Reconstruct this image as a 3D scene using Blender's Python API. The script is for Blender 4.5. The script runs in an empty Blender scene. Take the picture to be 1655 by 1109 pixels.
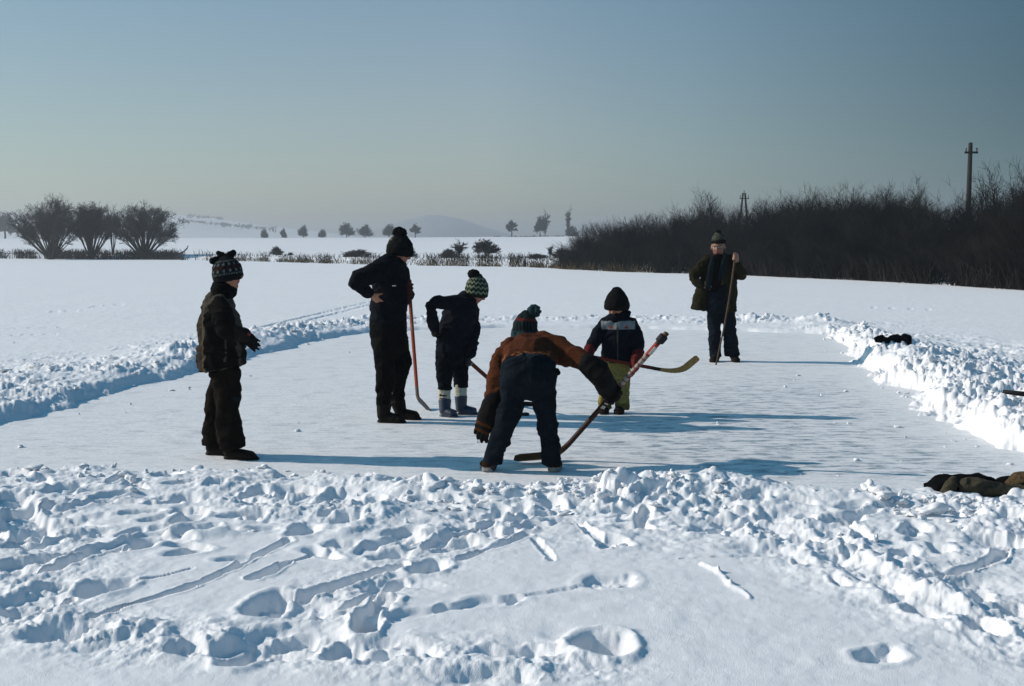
import bpy, math, random
import numpy as np
from mathutils import Vector, Matrix

# ------------------------------------------------------------------ camera, sky, sun, exposure
SC = bpy.context.scene
COL = SC.collection
W, H, F = 1655.0, 1109.0, 1931.0          # photo size and focal length in photo pixels
PITCH = math.radians(4.634)
CAMZ = 1.5
cam = bpy.data.cameras.new('camera'); camo = bpy.data.objects.new('camera', cam); COL.objects.link(camo)
camo.location = (0, 0, CAMZ); camo.rotation_euler = (math.pi/2 - PITCH, 0, 0)
cam.sensor_width = 36.0; cam.lens = 36.0 * F / W; cam.clip_start = 0.1; cam.clip_end = 20000
SC.camera = camo

SUN_EL = math.radians(28.5)
SUN_AZ = math.radians(-81.0)               # from +Y (view direction) towards -X: the sun stands to the left, a little in front
sdir = Vector((math.sin(SUN_AZ)*math.cos(SUN_EL), math.cos(SUN_AZ)*math.cos(SUN_EL), math.sin(SUN_EL)))
world = bpy.data.worlds.new('World'); SC.world = world; world.use_nodes = True
wn = world.node_tree.nodes; wl = world.node_tree.links; wn.clear()
wo = wn.new('ShaderNodeOutputWorld'); bg = wn.new('ShaderNodeBackground')
sky = wn.new('ShaderNodeTexSky'); sky.sky_type = 'NISHITA'; sky.sun_disc = False
sky.sun_elevation = SUN_EL; sky.sun_rotation = SUN_AZ
sky.air_density = 1.0; sky.dust_density = 1.2; sky.ozone_density = 3.0; sky.altitude = 300
tint = wn.new('ShaderNodeMix'); tint.data_type = 'RGBA'; tint.blend_type = 'MULTIPLY'
tint.inputs[0].default_value = 1.0
# the hazy winter sky: pale towards the sun's side, deep teal away from it
wt = wn.new('ShaderNodeTexCoord'); wd = wn.new('ShaderNodeVectorMath'); wd.operation = 'DOT_PRODUCT'; wd.inputs[1].default_value = (1, 0, 0)
wl.new(wt.outputs['Generated'], wd.inputs[0])
rmp = wn.new('ShaderNodeValToRGB'); wmr = wn.new('ShaderNodeMapRange'); wmr.inputs[1].default_value = -1; wmr.inputs[2].default_value = 1
wl.new(wd.outputs['Value'], wmr.inputs[0]); wl.new(wmr.outputs[0], rmp.inputs[0])
SKY_RAMP = [(.30, (.86, .90, .80)), (.49, (1.14, 1.06, .93)), (.57, (.84, .88, .80)), (.70, (.21, .33, .33)), (1.0, (.30, .50, .56))]
rmp.color_ramp.elements[0].position, rmp.color_ramp.elements[0].color = SKY_RAMP[0][0], (*SKY_RAMP[0][1], 1)
rmp.color_ramp.elements[1].position, rmp.color_ramp.elements[1].color = SKY_RAMP[-1][0], (*SKY_RAMP[-1][1], 1)
for q_, c_ in SKY_RAMP[1:-1]:
    e_ = rmp.color_ramp.elements.new(q_); e_.color = (*c_, 1)
wz = wn.new('ShaderNodeSeparateXYZ'); wl.new(wt.outputs['Generated'], wz.inputs[0])
wzr = wn.new('ShaderNodeMapRange'); wzr.interpolation_type = 'SMOOTHSTEP'; wzr.inputs[1].default_value = .10; wzr.inputs[2].default_value = .62
wl.new(wz.outputs[2], wzr.inputs[0])
zmx = wn.new('ShaderNodeMix'); zmx.data_type = 'RGBA'; wl.new(wzr.outputs[0], zmx.inputs[0]); wl.new(rmp.outputs[0], zmx.inputs[6])
zmx.inputs[7].default_value = (.36, 1.12, 1.16, 1)                 # the clear deep blue overhead
wl.new(zmx.outputs[2], tint.inputs[7])
wl.new(sky.outputs[0], tint.inputs[6]); wl.new(tint.outputs[2], bg.inputs[0])
bg.inputs[1].default_value = 0.10
wl.new(bg.outputs[0], wo.inputs[0])
sl = bpy.data.lights.new('sun', 'SUN'); so = bpy.data.objects.new('sun', sl); COL.objects.link(so)
sl.energy = 4.5; sl.angle = math.radians(0.5); sl.color = (1.0, 0.87, 0.76)
so.rotation_euler = sdir.to_track_quat('Z', 'Y').to_euler(); so.location = (-30, 5, 20)
SC.view_settings.view_transform = 'Standard'; SC.view_settings.look = 'None'
SC.view_settings.exposure = 0.0; SC.view_settings.gamma = 1.0
SC.render.engine = 'CYCLES'
SC.cycles.volume_bounces = 0; SC.cycles.max_bounces = 6

# ------------------------------------------------------------------ helpers
cp, sp_ = math.cos(PITCH), math.sin(PITCH)
def ray(px, py):
    x = (px - W/2)/F; y = (H/2 - py)/F
    return np.array([x, cp + y*sp_, -sp_ + y*cp])
def P(px, py, Y):                           # where a sight line meets the plane at distance Y
    r = ray(px, py); t = Y / r[1]
    return np.array([r[0]*t, Y, CAMZ + r[2]*t])
def G(px, py, z=0.0):                       # where it meets the ground
    r = ray(px, py); t = (z - CAMZ)/r[2]
    return np.array([r[0]*t, r[1]*t, z])

def hsh(xi, yi, seed):
    h = (xi.astype(np.int64)*374761393 + yi.astype(np.int64)*668265263 + seed*1274126177) & 0xffffffff
    h = ((h ^ (h >> 13))*1274126177) & 0xffffffff
    h = ((h ^ (h >> 16))*2246822519) & 0xffffffff
    return (h ^ (h >> 15))/4294967296.0
def vn(x, y, seed=0):
    xi = np.floor(x); yi = np.floor(y); u = x-xi; v = y-yi
    u = u*u*u*(u*(u*6-15)+10); v = v*v*v*(v*(v*6-15)+10)
    a = hsh(xi, yi, seed); b = hsh(xi+1, yi, seed); c = hsh(xi, yi+1, seed); d = hsh(xi+1, yi+1, seed)
    return (a+(b-a)*u)*(1-v)+(c+(d-c)*u)*v - 0.5
def fbm(x, y, s, o=4, seed=0):
    r = 0*x; a = 1.0; f = 1.0/s
    for k in range(o):
        r = r + a*vn(x*f+17.3*k, y*f-9.1*k, seed+k); a *= 0.5; f *= 2.03
    return r
def vn3(p, s, seed=0):                      # cheap 3-D noise from three 2-D sheets
    q = p/s
    return (vn(q[:,0]+.37*q[:,2], q[:,1]+.71*q[:,2], seed)+vn(q[:,1]+.41*q[:,0], q[:,2]-.63*q[:,0], seed+5)+vn(q[:,2]+.53*q[:,1], q[:,0]-.47*q[:,1], seed+9))/1.5
def worley(x, y, s, seed=0):                # (distance to nearest feature, its random)
    x = x/s; y = y/s; xi = np.floor(x); yi = np.floor(y)
    best = np.full(x.shape, 9.0); rid = np.zeros(x.shape)
    for dx in (-1, 0, 1):
        for dy in (-1, 0, 1):
            cx = xi+dx; cy = yi+dy
            fx = cx+hsh(cx, cy, seed); fy = cy+hsh(cx, cy, seed+1)
            d = np.hypot(fx-x, fy-y); m = d < best
            best = np.where(m, d, best); rid = np.where(m, hsh(cx, cy, seed+2), rid)
    return best, rid
def sstep(a, b, x):
    t = np.clip((x-a)/(b-a), 0, 1); return t*t*(3-2*t)
def polydist(x, y, pts):                    # distance to polyline, running parameter (index units)
    best = np.full(x.shape, 1e9); par = np.zeros(x.shape)
    for i in range(len(pts)-1):
        ax, ay = pts[i][:2]; bx, by = pts[i+1][:2]
        dx, dy = bx-ax, by-ay; t = np.clip(((x-ax)*dx+(y-ay)*dy)/(dx*dx+dy*dy+1e-12), 0, 1)
        d = np.hypot(x-ax-t*dx, y-ay-t*dy); m = d < best
        best = np.where(m, d, best); par = np.where(m, i+t, par)
    return best, par
def inside(x, y, pts):
    c = np.zeros(x.shape, bool); n = len(pts)
    for i in range(n):
        ax, ay = pts[i][:2]; bx, by = pts[(i+1) % n][:2]
        if abs(by-ay) < 1e-9: continue
        c ^= ((ay > y) != (by > y)) & (x < (bx-ax)*(y-ay)/(by-ay)+ax)
    return c

def link_mesh(name, verts, faces, mat=None, loc=(0, 0, 0), parent=None, smooth=True):
    me = bpy.data.meshes.new(name)
    v = np.asarray(verts, dtype=np.float32) 
    if isinstance(faces, np.ndarray):
        k = faces.shape[1]; n = len(faces)
        me.vertices.add(len(v)); me.vertices.foreach_set('co', v.ravel())
        me.loops.add(n*k); me.loops.foreach_set('vertex_index', faces.astype(np.int32).ravel())
        me.polygons.add(n); me.polygons.foreach_set('loop_start', np.arange(0, n*k, k, dtype=np.int32))
        me.update(calc_edges=True)
    else:
        me.from_pydata([tuple(map(float, a)) for a in v], [], faces)
    if smooth: me.polygons.foreach_set('use_smooth', np.ones(len(me.polygons), bool))
    if mat: me.materials.append(mat)
    o = bpy.data.objects.new(name, me); COL.objects.link(o); o.location = loc
    if parent: o.parent = parent
    return o
def tag(o, label=None, cat=None, group=None, kind=None):
    for k, v in (('label', label), ('category', cat), ('group', group), ('kind', kind)):
        if v: o[k] = v
    return o
def empty(name, loc, label, cat, group=None):
    o = bpy.data.objects.new(name, None); COL.objects.link(o); o.location = loc
    o.empty_display_size = 0.2
    return tag(o, label, cat, group)

# ------------------------------------------------------------------ materials
def mat(name, col, rough=0.8, var=0.25, scale=30, bump=0.0, bscale=None, attr=False, spec=0.3, stretch=None):
    m = bpy.data.materials.new(name); m.use_nodes = True
    n = m.node_tree.nodes; l = m.node_tree.links; b = n['Principled BSDF']
    b.inputs['Roughness'].default_value = rough; b.inputs['Specular IOR Level'].default_value = spec
    tc = n.new('ShaderNodeTexCoord'); nz = n.new('ShaderNodeTexNoise')
    nz.inputs['Scale'].default_value = scale; nz.inputs['Detail'].default_value = 5
    if stretch:
        mp = n.new('ShaderNodeMapping'); mp.inputs['Scale'].default_value = stretch
        l.new(tc.outputs['Object'], mp.inputs[0]); l.new(mp.outputs[0], nz.inputs['Vector'])
    else: l.new(tc.outputs['Object'], nz.inputs['Vector'])
    mr = n.new('ShaderNodeMapRange'); mr.inputs[1].default_value = 0.3; mr.inputs[2].default_value = 0.7
    mr.inputs[3].default_value = 1-var; mr.inputs[4].default_value = 1+var
    l.new(nz.outputs[0], mr.inputs[0])
    mx = n.new('ShaderNodeMix'); mx.data_type = 'RGBA'; mx.blend_type = 'MULTIPLY'; mx.inputs[0].default_value = 1
    if attr:
        at = n.new('ShaderNodeAttribute'); at.attribute_name = 'Col'; l.new(at.outputs['Color'], mx.inputs[6])
    else: mx.inputs[6].default_value = (*col, 1)
    l.new(mr.outputs[0], mx.inputs[7]); l.new(mx.outputs[2], b.inputs['Base Color'])
    if bump:
        n2 = n.new('ShaderNodeTexNoise'); n2.inputs['Scale'].default_value = bscale or scale*6; n2.inputs['Detail'].default_value = 4
        l.new(tc.outputs['Object'], n2.inputs['Vector'])
        bp = n.new('ShaderNodeBump'); bp.inputs['Strength'].default_value = bump; bp.inputs['Distance'].default_value = 0.01
        l.new(n2.outputs[0], bp.inputs['Height']); l.new(bp.outputs[0], b.inputs['Normal'])
    return m
M = {}
M['snow'] = mat('snow', (0.80, 0.815, 0.84), 0.65, 0.05, 6, 0.42, 210, spec=0.25)
M['field'] = mat('field_snow', (0.78, 0.80, 0.83), 0.8, 0.06, 0.05, 0, spec=0.1)
M['bark'] = mat('bark', (0.035, 0.033, 0.030), 0.9, 0.35, 8)
M['twig'] = mat('twig', (0.040, 0.042, 0.042), 0.9, 0.3, 2)
M['thicket'] = mat('thicket_twig', (0.017, 0.016, 0.015), 0.95, 0.4, 1.2, spec=0.05)
M['reed'] = mat('dry_reed', (0.10, 0.075, 0.04), 0.9, 0.5, 1.5)
M['earth'] = mat('dark_earth', (0.02, 0.016, 0.012), 0.95, 0.4, 2)
M['pole'] = mat('tarred_pole', (0.018, 0.015, 0.012), 0.85, 0.3, 6)

def ice_material():
    m = bpy.data.materials.new('rink_ice'); m.use_nodes = True
    n = m.node_tree.nodes; l = m.node_tree.links; b = n['Principled BSDF']
    tc = n.new('ShaderNodeTexCoord')
    def noise(scale, detail, st, ro=0.55):
        mp = n.new('ShaderNodeMapping'); mp.inputs['Scale'].default_value = st; mp.inputs['Rotation'].default_value = (0, 0, math.radians(-8))
        z = n.new('ShaderNodeTexNoise'); z.inputs['Scale'].default_value = scale; z.inputs['Detail'].default_value = detail; z.inputs['Roughness'].default_value = ro
        l.new(tc.outputs['Object'], mp.inputs[0]); l.new(mp.outputs[0], z.inputs['Vector']); return z.outputs[0]
    def mrange(src, a, b_, c, d):
        r = n.new('ShaderNodeMapRange'); r.inputs[1].default_value = a; r.inputs[2].default_value = b_; r.inputs[3].default_value = c; r.inputs[4].default_value = d
        l.new(src, r.inputs[0]); return r.outputs[0]
    def math_(op, a, b_):
        q = n.new('ShaderNodeMath'); q.operation = op
        for i, s in enumerate((a, b_)):
            if isinstance(s, (int, float)): q.inputs[i].default_value = s
            else: l.new(s, q.inputs[i])
        return q.outputs[0]
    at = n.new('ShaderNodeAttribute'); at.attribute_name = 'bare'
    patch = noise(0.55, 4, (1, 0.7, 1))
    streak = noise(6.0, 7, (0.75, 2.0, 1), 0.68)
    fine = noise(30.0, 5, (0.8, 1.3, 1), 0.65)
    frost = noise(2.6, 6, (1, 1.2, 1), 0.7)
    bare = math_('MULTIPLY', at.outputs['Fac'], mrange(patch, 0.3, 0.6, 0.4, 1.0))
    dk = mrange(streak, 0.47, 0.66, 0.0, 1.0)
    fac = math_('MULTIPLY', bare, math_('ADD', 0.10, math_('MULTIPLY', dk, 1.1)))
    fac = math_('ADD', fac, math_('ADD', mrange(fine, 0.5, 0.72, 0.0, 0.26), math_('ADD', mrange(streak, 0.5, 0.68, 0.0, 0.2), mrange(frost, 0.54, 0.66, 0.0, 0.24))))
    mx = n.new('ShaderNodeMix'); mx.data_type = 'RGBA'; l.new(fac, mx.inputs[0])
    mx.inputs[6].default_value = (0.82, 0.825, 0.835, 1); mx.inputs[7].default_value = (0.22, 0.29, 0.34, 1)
    l.new(mx.outputs[2], b.inputs['Base Color'])
    b.inputs['Roughness'].default_value = 0.55; b.inputs['Specular IOR Level'].default_value = 0.25
    bp = n.new('ShaderNodeBump'); bp.inputs['Strength'].default_value = 0.5; bp.inputs['Distance'].default_value = 0.02
    l.new(math_('ADD', math_('MULTIPLY', streak, 1.2), math_('MULTIPLY', fine, 0.5)), bp.inputs['Height']); l.new(bp.outputs[0], b.inputs['Normal'])
    return m
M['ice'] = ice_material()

# ------------------------------------------------------------------ the ground: one snow sheet, from the foreground to the far crest
def gpts(l): return [tuple(G(a, b)[:2]) for a, b in l]
RINK = gpts([(-260, 745), (0, 690), (120, 655), (330, 600), (450, 565), (600, 536), (800, 531), (1050, 532), (1340, 541), (1390, 592), (1450, 628),
             (1550, 692), (1700, 750), (1700, 800), (1480, 796), (1250, 798), (1100, 780), (900, 787), (700, 786), (560, 772), (400, 765), (0, 765), (-260, 770)])
BANKS = [  # (photo points on the ground), heights, half-widths
    (gpts([(-200, 700), (20, 645), (150, 614), (280, 588), (400, 562), (500, 541), (600, 524)]), [.06, .07, .08, .12, .13, .11, .06], [1.5, 1.4, 1.2, .75, .6, .55, .5]),
    (gpts([(600, 524), (750, 520), (900, 521), (1060, 521), (1200, 522), (1330, 528)]), [.10, .05, .05, .06, .08, .11], [.5, .5, .55, .6, .6, .55]),
    (gpts([(1330, 528), (1395, 556), (1455, 594), (1535, 642), (1610, 690), (1720, 745)]), [.07, .11, .16, .16, .14, .11], [.6, .7, .85, .95, .95, .95]),
    (gpts([(-150, 800), (200, 790), (450, 790), (590, 800), (700, 818), (850, 820), (1000, 822), (1150, 810), (1250, 824), (1400, 836), (1550, 846), (1720, 862)]),
     [.02, .015, .015, .045, .05, .035, .075, .115, .07, .04, .018, .02], [.5, .4, .35, .3, .28, .28, .3, .32, .32, .34, .36, .4]),
]
SHORE = gpts([(-900, 415), (-300, 417), (0, 419), (280, 421), (430, 424), (560, 428), (700, 431), (850, 433), (920, 437), (1000, 441), (1200, 447), (1400, 456), (1655, 472), (1900, 490), (2300, 520)])
# marks trodden and scraped into the foreground: (x, y, x2, y2, half width m, depth m)
GROOVES = [(150, 1015, 320, 965, .022, .035), (320, 965, 465, 893, .026, .04), (205, 963, 306, 938, .012, .016), (20, 925, 150, 905, .05, .05), (150, 905, 205, 888, .05, .04),
    (70, 937, 187, 901, .035, .05), (186, 901, 235, 890, .05, .04), (411, 955, 455, 932, .035, .05), (455, 932, 532, 910, .014, .02), (490, 985, 650, 935, .04, .05), (545, 1008, 652, 963, .035, .045),
    (625, 1025, 730, 1005, .05, .022), (730, 1005, 830, 990, .06, .03), (830, 990, 965, 968, .03, .012), (590, 1025, 618, 993, .05, .06), (70, 1005, 112, 985, .03, .05),
    (1498, 957, 1560, 945, .03, .04), (1560, 945, 1606, 925, .03, .045), (1606, 925, 1628, 898, .03, .045), (1100, 925, 1280, 920, .012, .012), (15, 820, 55, 882, .09, .06),
    (660, 905, 810, 860, .04, .04), (750, 920, 850, 885, .03, .03), (862, 893, 895, 925, .018, .018), (180, 770, 240, 762, .05, .05), (1360, 860, 1400, 890, .04, .04), (930, 860, 985, 905, .03, .03),
    (0, 536, 130, 533, .06, .03), (0, 548, 90, 545, .05, .03), (420, 534, 600, 491, .07, .025), (440, 538, 606, 494, .07, .025), (150, 500, 190, 497, .12, .03), (90, 508, 130, 506, .1, .03), (1400, 500, 1520, 505, .05, .03)]
RIDGES = [(1135, 935, 1160, 948, .010, .02), (1160, 948, 1180, 968, .012, .022), (1180, 968, 1212, 992, .012, .02), (1318, 880, 1400, 925, .07, .035), (1400, 925, 1475, 968, .06, .035), (1310, 922, 1420, 990, .05, .04),
    (1480, 980, 1570, 1010, .08, .06), (620, 990, 660, 975, .06, .03), (300, 888, 400, 876, .05, .04), (690, 800, 560, 880, .08, .04)]
PRINTS = [  # (x, y, length px across, height px, depth, tilt)
    (170, 968, 75, 22, .085, -18), (88, 968, 62, 17, .06, -8), (238, 890, 60, 18, .06, -6), (318, 874, 62, 15, .055, -6), (432, 997, 62, 34, .085, -20), (985, 963, 80, 24, .035, -3),
    (972, 1070, 84, 38, .14, 0), (388, 1086, 62, 34, .10, 0), (590, 1032, 46, 34, .11, 10), (692, 938, 55, 22, .07, -20), (630, 917, 66, 15, .06, -5), (552, 900, 50, 12, .05, 0), (600, 838, 40, 14, .05, 0),
    (520, 824, 40, 13, .05, 0), (303, 856, 45, 17, .06, -18), (292, 823, 48, 18, .06, -5), (412, 854, 30, 12, .05, 0), (490, 824, 40, 15, .05, -5), (180, 765, 70, 12, .06, -3), (100, 808, 50, 14, .05, -15),
    (80, 832, 26, 13, .06, 0), (495, 873, 50, 22, .06, -15), (480, 780, 60, 14, .05, 0), (350, 800, 40, 10, .04, 0), (270, 785, 40, 9, .04, 0), (605, 1085, 80, 22, .06, 0), (560, 1072, 60, 18, .05, 10), (480, 1050, 70, 18, .05, 0),
    (300, 1072, 70, 22, .05, 10), (170, 1040, 50, 18, .05, 20), (30, 1005, 60, 22, .07, 10), (30, 835, 50, 18, .06, 0), (30, 870, 50, 18, .06, 0), (830, 1080, 150, 18, .03, 0),
    (1495, 1018, 50, 24, .09, 15), (1592, 1038, 60, 24, .08, 5), (1420, 1085, 80, 24, .05, -10), (1290, 933, 18, 9, .04, 0), (1155, 878, 26, 12, .05, 0), (1300, 858, 36, 12, .05, 0), (1355, 968, 24, 12, .05, 20),
    (1240, 890, 40, 12, .04, 0), (1480, 872, 40, 14, .05, 0), (1520, 905, 40, 14, .04, -10), (1640, 860, 60, 20, .07, 0), (1600, 810, 50, 16, .05, 0), (1575, 990, 50, 18, .06, 10), (1640, 1010, 50, 22, .07, 0),
    (905, 862, 30, 10, .04, 0), (850, 872, 30, 10, .04, 0), (790, 880, 40, 12, .05, -15), (975, 905, 18, 9, .05, 0), (800, 815, 60, 18, .06, 0), (740, 895, 60, 12, .04, -15), (650, 880, 60, 16, .05, -10), (560, 860, 50, 14, .05, -5)]

def terrain(x, y):
    sdist, spar = polydist(x, y, SHORE)
    sy = np.interp(x, [p[0] for p in SHORE], [p[1] for p in SHORE])
    beyond = np.where(y > sy, sdist, 0.0)
    base = 0.055 + 0.018*fbm(x, y, 2.5, 3, 3)
    rise = 0.5*sstep(0.2, 4, beyond) + 0.0155*np.maximum(beyond-4, 0)*np.clip((470-y)/60, -3.5, 1) + 0.5*fbm(x, y, 45, 3, 8)*sstep(6, 60, beyond)
    z = base + rise
    near = (y < 34) & (np.abs(x) < 24)
    xn, yn = x[near], y[near]; zn = z[near]
    d, _ = polydist(xn, yn, RINK+RINK[:1]); sd = np.where(inside(xn, yn, RINK), -d, d)
    sdw = sd + 0.10*fbm(xn, yn, .5, 3, 21) + .28*fbm(xn, yn, 1.1, 3, 22)*sstep(9, 12, yn)
    bank = 0*xn; rough = 0*xn
    for pts, hs, ws in BANKS:
        bd, bp_ = polydist(xn, yn, pts)
        hh = np.interp(bp_, range(len(hs)), hs); ww = np.interp(bp_, range(len(ws)), ws)
        ww = ww*(1+0.5*vn(xn*1.3, yn*1.3, 31)); hh = hh*(1+0.7*vn(xn*2.1, yn*2.1, 32)+.35*vn(xn*5, yn*5, 33))
        bank = np.maximum(bank, hh*np.exp(-(bd/ww)**2*1.3))
        rough = np.maximum(rough, np.exp(-(bd/(ww*1.9+.25))**2)*np.clip(np.interp(bp_, range(len(hs)), hs)/.085, .3, 1))
    # the trampled snow round the rink's near edge and the trail to the lower right
    tr = np.exp(-np.maximum(0, polydist(xn, yn, gpts([(-200, 800), (150, 800), (500, 820), (760, 860), (1000, 850), (1250, 860), (1500, 870), (1700, 860)]))[0]-.15)**2/.16)
    tr2 = np.exp(-(polydist(xn, yn, gpts([(1250, 870), (1400, 930), (1560, 1010), (1700, 1060)]))[0]/.32)**2)
    tr3 = np.exp(-(polydist(xn, yn, gpts([(-100, 960), (60, 1020), (250, 1060), (420, 1060), (650, 1090), (900, 1100)]))[0]/.22)**2)
    tr4 = np.exp(-(polydist(xn, yn, gpts([(-100, 830), (60, 860), (60, 960), (0, 1010)]))[0]/.3)**2)
    tr5 = np.exp(-(polydist(xn, yn, gpts([(1480, 560), (1560, 600), (1700, 640)]))[0]/1.3)**2)
    tr6 = np.exp(-(polydist(xn, yn, gpts([(500, 1010), (600, 960), (720, 900), (800, 860)]))[0]/.22)**2)
    brk = sstep(-.1, .45, fbm(xn, yn, .9, 3, 77)+.12)
    tramp = np.clip(np.maximum.reduce([tr*brk, tr2*.9, tr3*.8, tr4*.8, tr5*.7, tr6*.6]), 0, 1)
    out = sstep(-.06, .22, sdw)
    rr = np.clip(rough+.55*tramp, 0, 1)*out
    w1, r1 = worley(xn+.1*fbm(xn, yn, .3, 2, 51), yn+.1*fbm(xn, yn, .3, 2, 52), .20, 41); w2, r2 = worley(xn+.04*fbm(xn, yn, .12, 2, 53), yn, .085, 44)
    lump = .05*(r1**2)*np.clip(1-(w1/.6)**2, 0, 1)**.7 + .026*r2*np.clip(1-(w2/.6)**2, 0, 1)**.6 + .062*np.abs(fbm(xn, yn, .13, 4, 61)) + .035*fbm(xn, yn, .06, 3, 63) + .05*fbm(xn, yn, .35, 3, 62) - .02
    zz = zn*out - .06*(1-out)
    lump *= .35+1.0*sstep(-.35, .35, fbm(xn, yn, .9, 2, 64)+.05)            # powdery stretches between the lumpy ones
    iw = np.where(yn < 10, .28, .5); zz = zz + bank*sstep(-iw, iw, sdw) + np.clip(rough+.55*tramp, 0, 1)*np.maximum(out, sstep(-iw*.9, .1, sdw)*(bank > .03))*lump*(0.6+.4*np.minimum(1, bank/.12)) + out*tramp*.05*fbm(xn, yn, .22, 4, 71)
    # random shallow prints in the trampled parts
    w3, r3 = worley(xn*.62, yn*1.0, .36, 91)
    zz = zz - out*tramp*(1-.6*np.clip(bank/.08, 0, 1))*.07*(r3 > .35)*sstep(.42, .22, w3+.1*fbm(xn, yn, .1, 2, 92))
    # drawn prints and grooves, with a little pushed-up rim
    wob = .02*fbm(xn, yn, .09, 3, 93)
    def cut(dn, depth):                      # dn = distance in half widths
        return -depth*.85*sstep(1.12, .68, dn) + depth*.14*np.exp(-((dn-1.35)/.25)**2)
    for a, b, c, d_, hw, dep in GROOVES:
        p, q = G(a, b)[:2], G(c, d_)[:2]
        dd, tt = polydist(xn+wob, yn+wob, [p, q]); sel = dd < hw*3
        zz[sel] += cut(dd[sel]/(hw*(1+.75*vn(xn[sel]*7, yn[sel]*7, 99)+.4*vn(xn[sel]*21, yn[sel]*21, 100))), dep*(1+.5*vn(xn[sel]*4, yn[sel]*4, 101).mean()))
    for a, b, c, d_, hw, dep in RIDGES:
        dd, tt = polydist(xn+wob, yn, [G(a, b)[:2], G(c, d_)[:2]]); sel = dd < hw*3
        zz[sel] += dep*np.exp(-(dd[sel]/hw)**2)*(.7+.6*vn(xn[sel]*9, yn[sel]*9, 95))
    for px, py, wp, hp, dep, tilt in PRINTS:
        c = G(px, py); a = (G(px+wp/2, py)-c)[0]; bb = abs((G(px, py-hp/2)-G(px, py+hp/2))[1])/2
        tl = math.tan(math.radians(-tilt))*2.0
        sel = (np.abs(xn-c[0]) < a*2.5+.1) & (np.abs(yn-c[1]) < bb*2.5+.3)
        u = (xn[sel]-c[0]+wob[sel]*1.3)/a; v = (yn[sel]-c[1]-tl*(xn[sel]-c[0])*.6+wob[sel]*2)/bb
        dn = (np.abs(u)**2.6+np.abs(v)**2.6)**(1/2.6)
        zz[sel] += cut(dn, dep*.9) + sstep(1, .6, dn)*.022*fbm(xn[sel], yn[sel], .05, 3, 96)
    pr = np.random.default_rng(12)            # many small overlapping boot prints in the trodden snow
    for _ in range(150):
        px = pr.uniform(-40, 1050) if pr.random() < .8 else pr.uniform(1050, 1660); py = 778+pr.beta(1.2, 2.0)*150
        cx, cy = G(px, py)[:2]; an = pr.normal(.35, .7); L_ = pr.uniform(.09, .15); w_ = pr.uniform(.035, .055)
        sel = (np.abs(xn-cx) < .3) & (np.abs(yn-cy) < .3)
        X = (xn[sel]-cx)+wob[sel]*.8; Yq = (yn[sel]-cy)+wob[sel]*.8; u = (X*math.cos(an)+Yq*math.sin(an))/L_; v = (-X*math.sin(an)+Yq*math.cos(an))/(w_*(1-.25*u))
        zz[sel] += cut((np.abs(u)**2.4+np.abs(v)**2.4)**(1/2.4), pr.uniform(.022, .05))
    zz += out*(np.clip(tramp+.6*rough, 0, 1)*.016+.0015)*fbm(xn, yn, .034, 3, 98)*(yn < 16)
    zz += .004*fbm(xn, yn, .12, 2, 97)*out
    z[near] = zz
    return z

def build_ground():
    rows = [0.6, 1.2, 1.8, 2.3]
    Y = 2.7
    while Y < 2600:
        rows.append(Y)
        Y *= 1.0026 if Y < 10 else (1.0042 if Y < 26 else (1.012 if Y < 160 else 1.05))
    t = np.concatenate([np.linspace(-6, -.62, 45)[:-1], np.linspace(-.62, -.52, 20)[:-1], np.linspace(-.52, .52, 1240), np.linspace(.52, .62, 20)[1:], np.linspace(.62, 6, 45)[1:]])
    rows = np.array(rows); T, R = np.meshgrid(t, rows); X = T*(R+1.0); nr, nc = X.shape
    x = X.ravel(); y = R.ravel(); z = terrain(x, y)
    i = np.arange((nr-1)*nc).reshape(nr-1, nc)[:, :-1].ravel()
    f = np.stack([i, i+1, i+nc+1, i+nc], 1)
    o = link_mesh('snow_ground', np.stack([x, y, z], 1), f, M['snow'])
    tag(o, kind='structure')
    # the land goes on past the sheet on every side, a little lower
    s = 3000.0
    tag(link_mesh('snow_plain', [(-s, -s, -.35), (s, -s, -.35), (s, s, -.35), (-s, s, -.35)], [(0, 1, 2, 3)], M['field']), kind='structure')
    # the swept ice
    xs = np.linspace(-12, 8, 260); ys = np.linspace(7.0, 25.5, 380); Xi, Yi = np.meshgrid(xs, ys)
    xi, yi = Xi.ravel(), Yi.ravel(); d, _ = polydist(xi, yi, RINK+RINK[:1]); ins = inside(xi, yi, RINK)
    zi = .004*fbm(xi, yi, .5, 3, 5)
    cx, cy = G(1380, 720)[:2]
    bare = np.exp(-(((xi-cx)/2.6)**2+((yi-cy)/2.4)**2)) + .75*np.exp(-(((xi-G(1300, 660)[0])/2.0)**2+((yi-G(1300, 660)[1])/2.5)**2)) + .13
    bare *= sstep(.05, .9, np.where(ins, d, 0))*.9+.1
    keep = (ins | (d < .5)).reshape(Xi.shape)
    n2 = len(xs); idx = np.arange(len(xi)).reshape(Xi.shape)
    kq = keep[:-1, :-1] & keep[1:, :-1] & keep[:-1, 1:] & keep[1:, 1:]
    q = np.stack([idx[:-1, :-1][kq], idx[:-1, 1:][kq], idx[1:, 1:][kq], idx[1:, :-1][kq]], 1)
    used = np.unique(q); remap = np.zeros(len(xi), int); remap[used] = np.arange(len(used))
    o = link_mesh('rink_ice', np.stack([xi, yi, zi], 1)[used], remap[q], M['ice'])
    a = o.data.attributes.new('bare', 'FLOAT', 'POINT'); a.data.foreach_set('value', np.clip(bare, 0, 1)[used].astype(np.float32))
    tag(o, kind='structure')
build_ground()

def ground_z(x, y): return float(terrain(np.array([float(x)]), np.array([float(y)]))[0])

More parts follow.
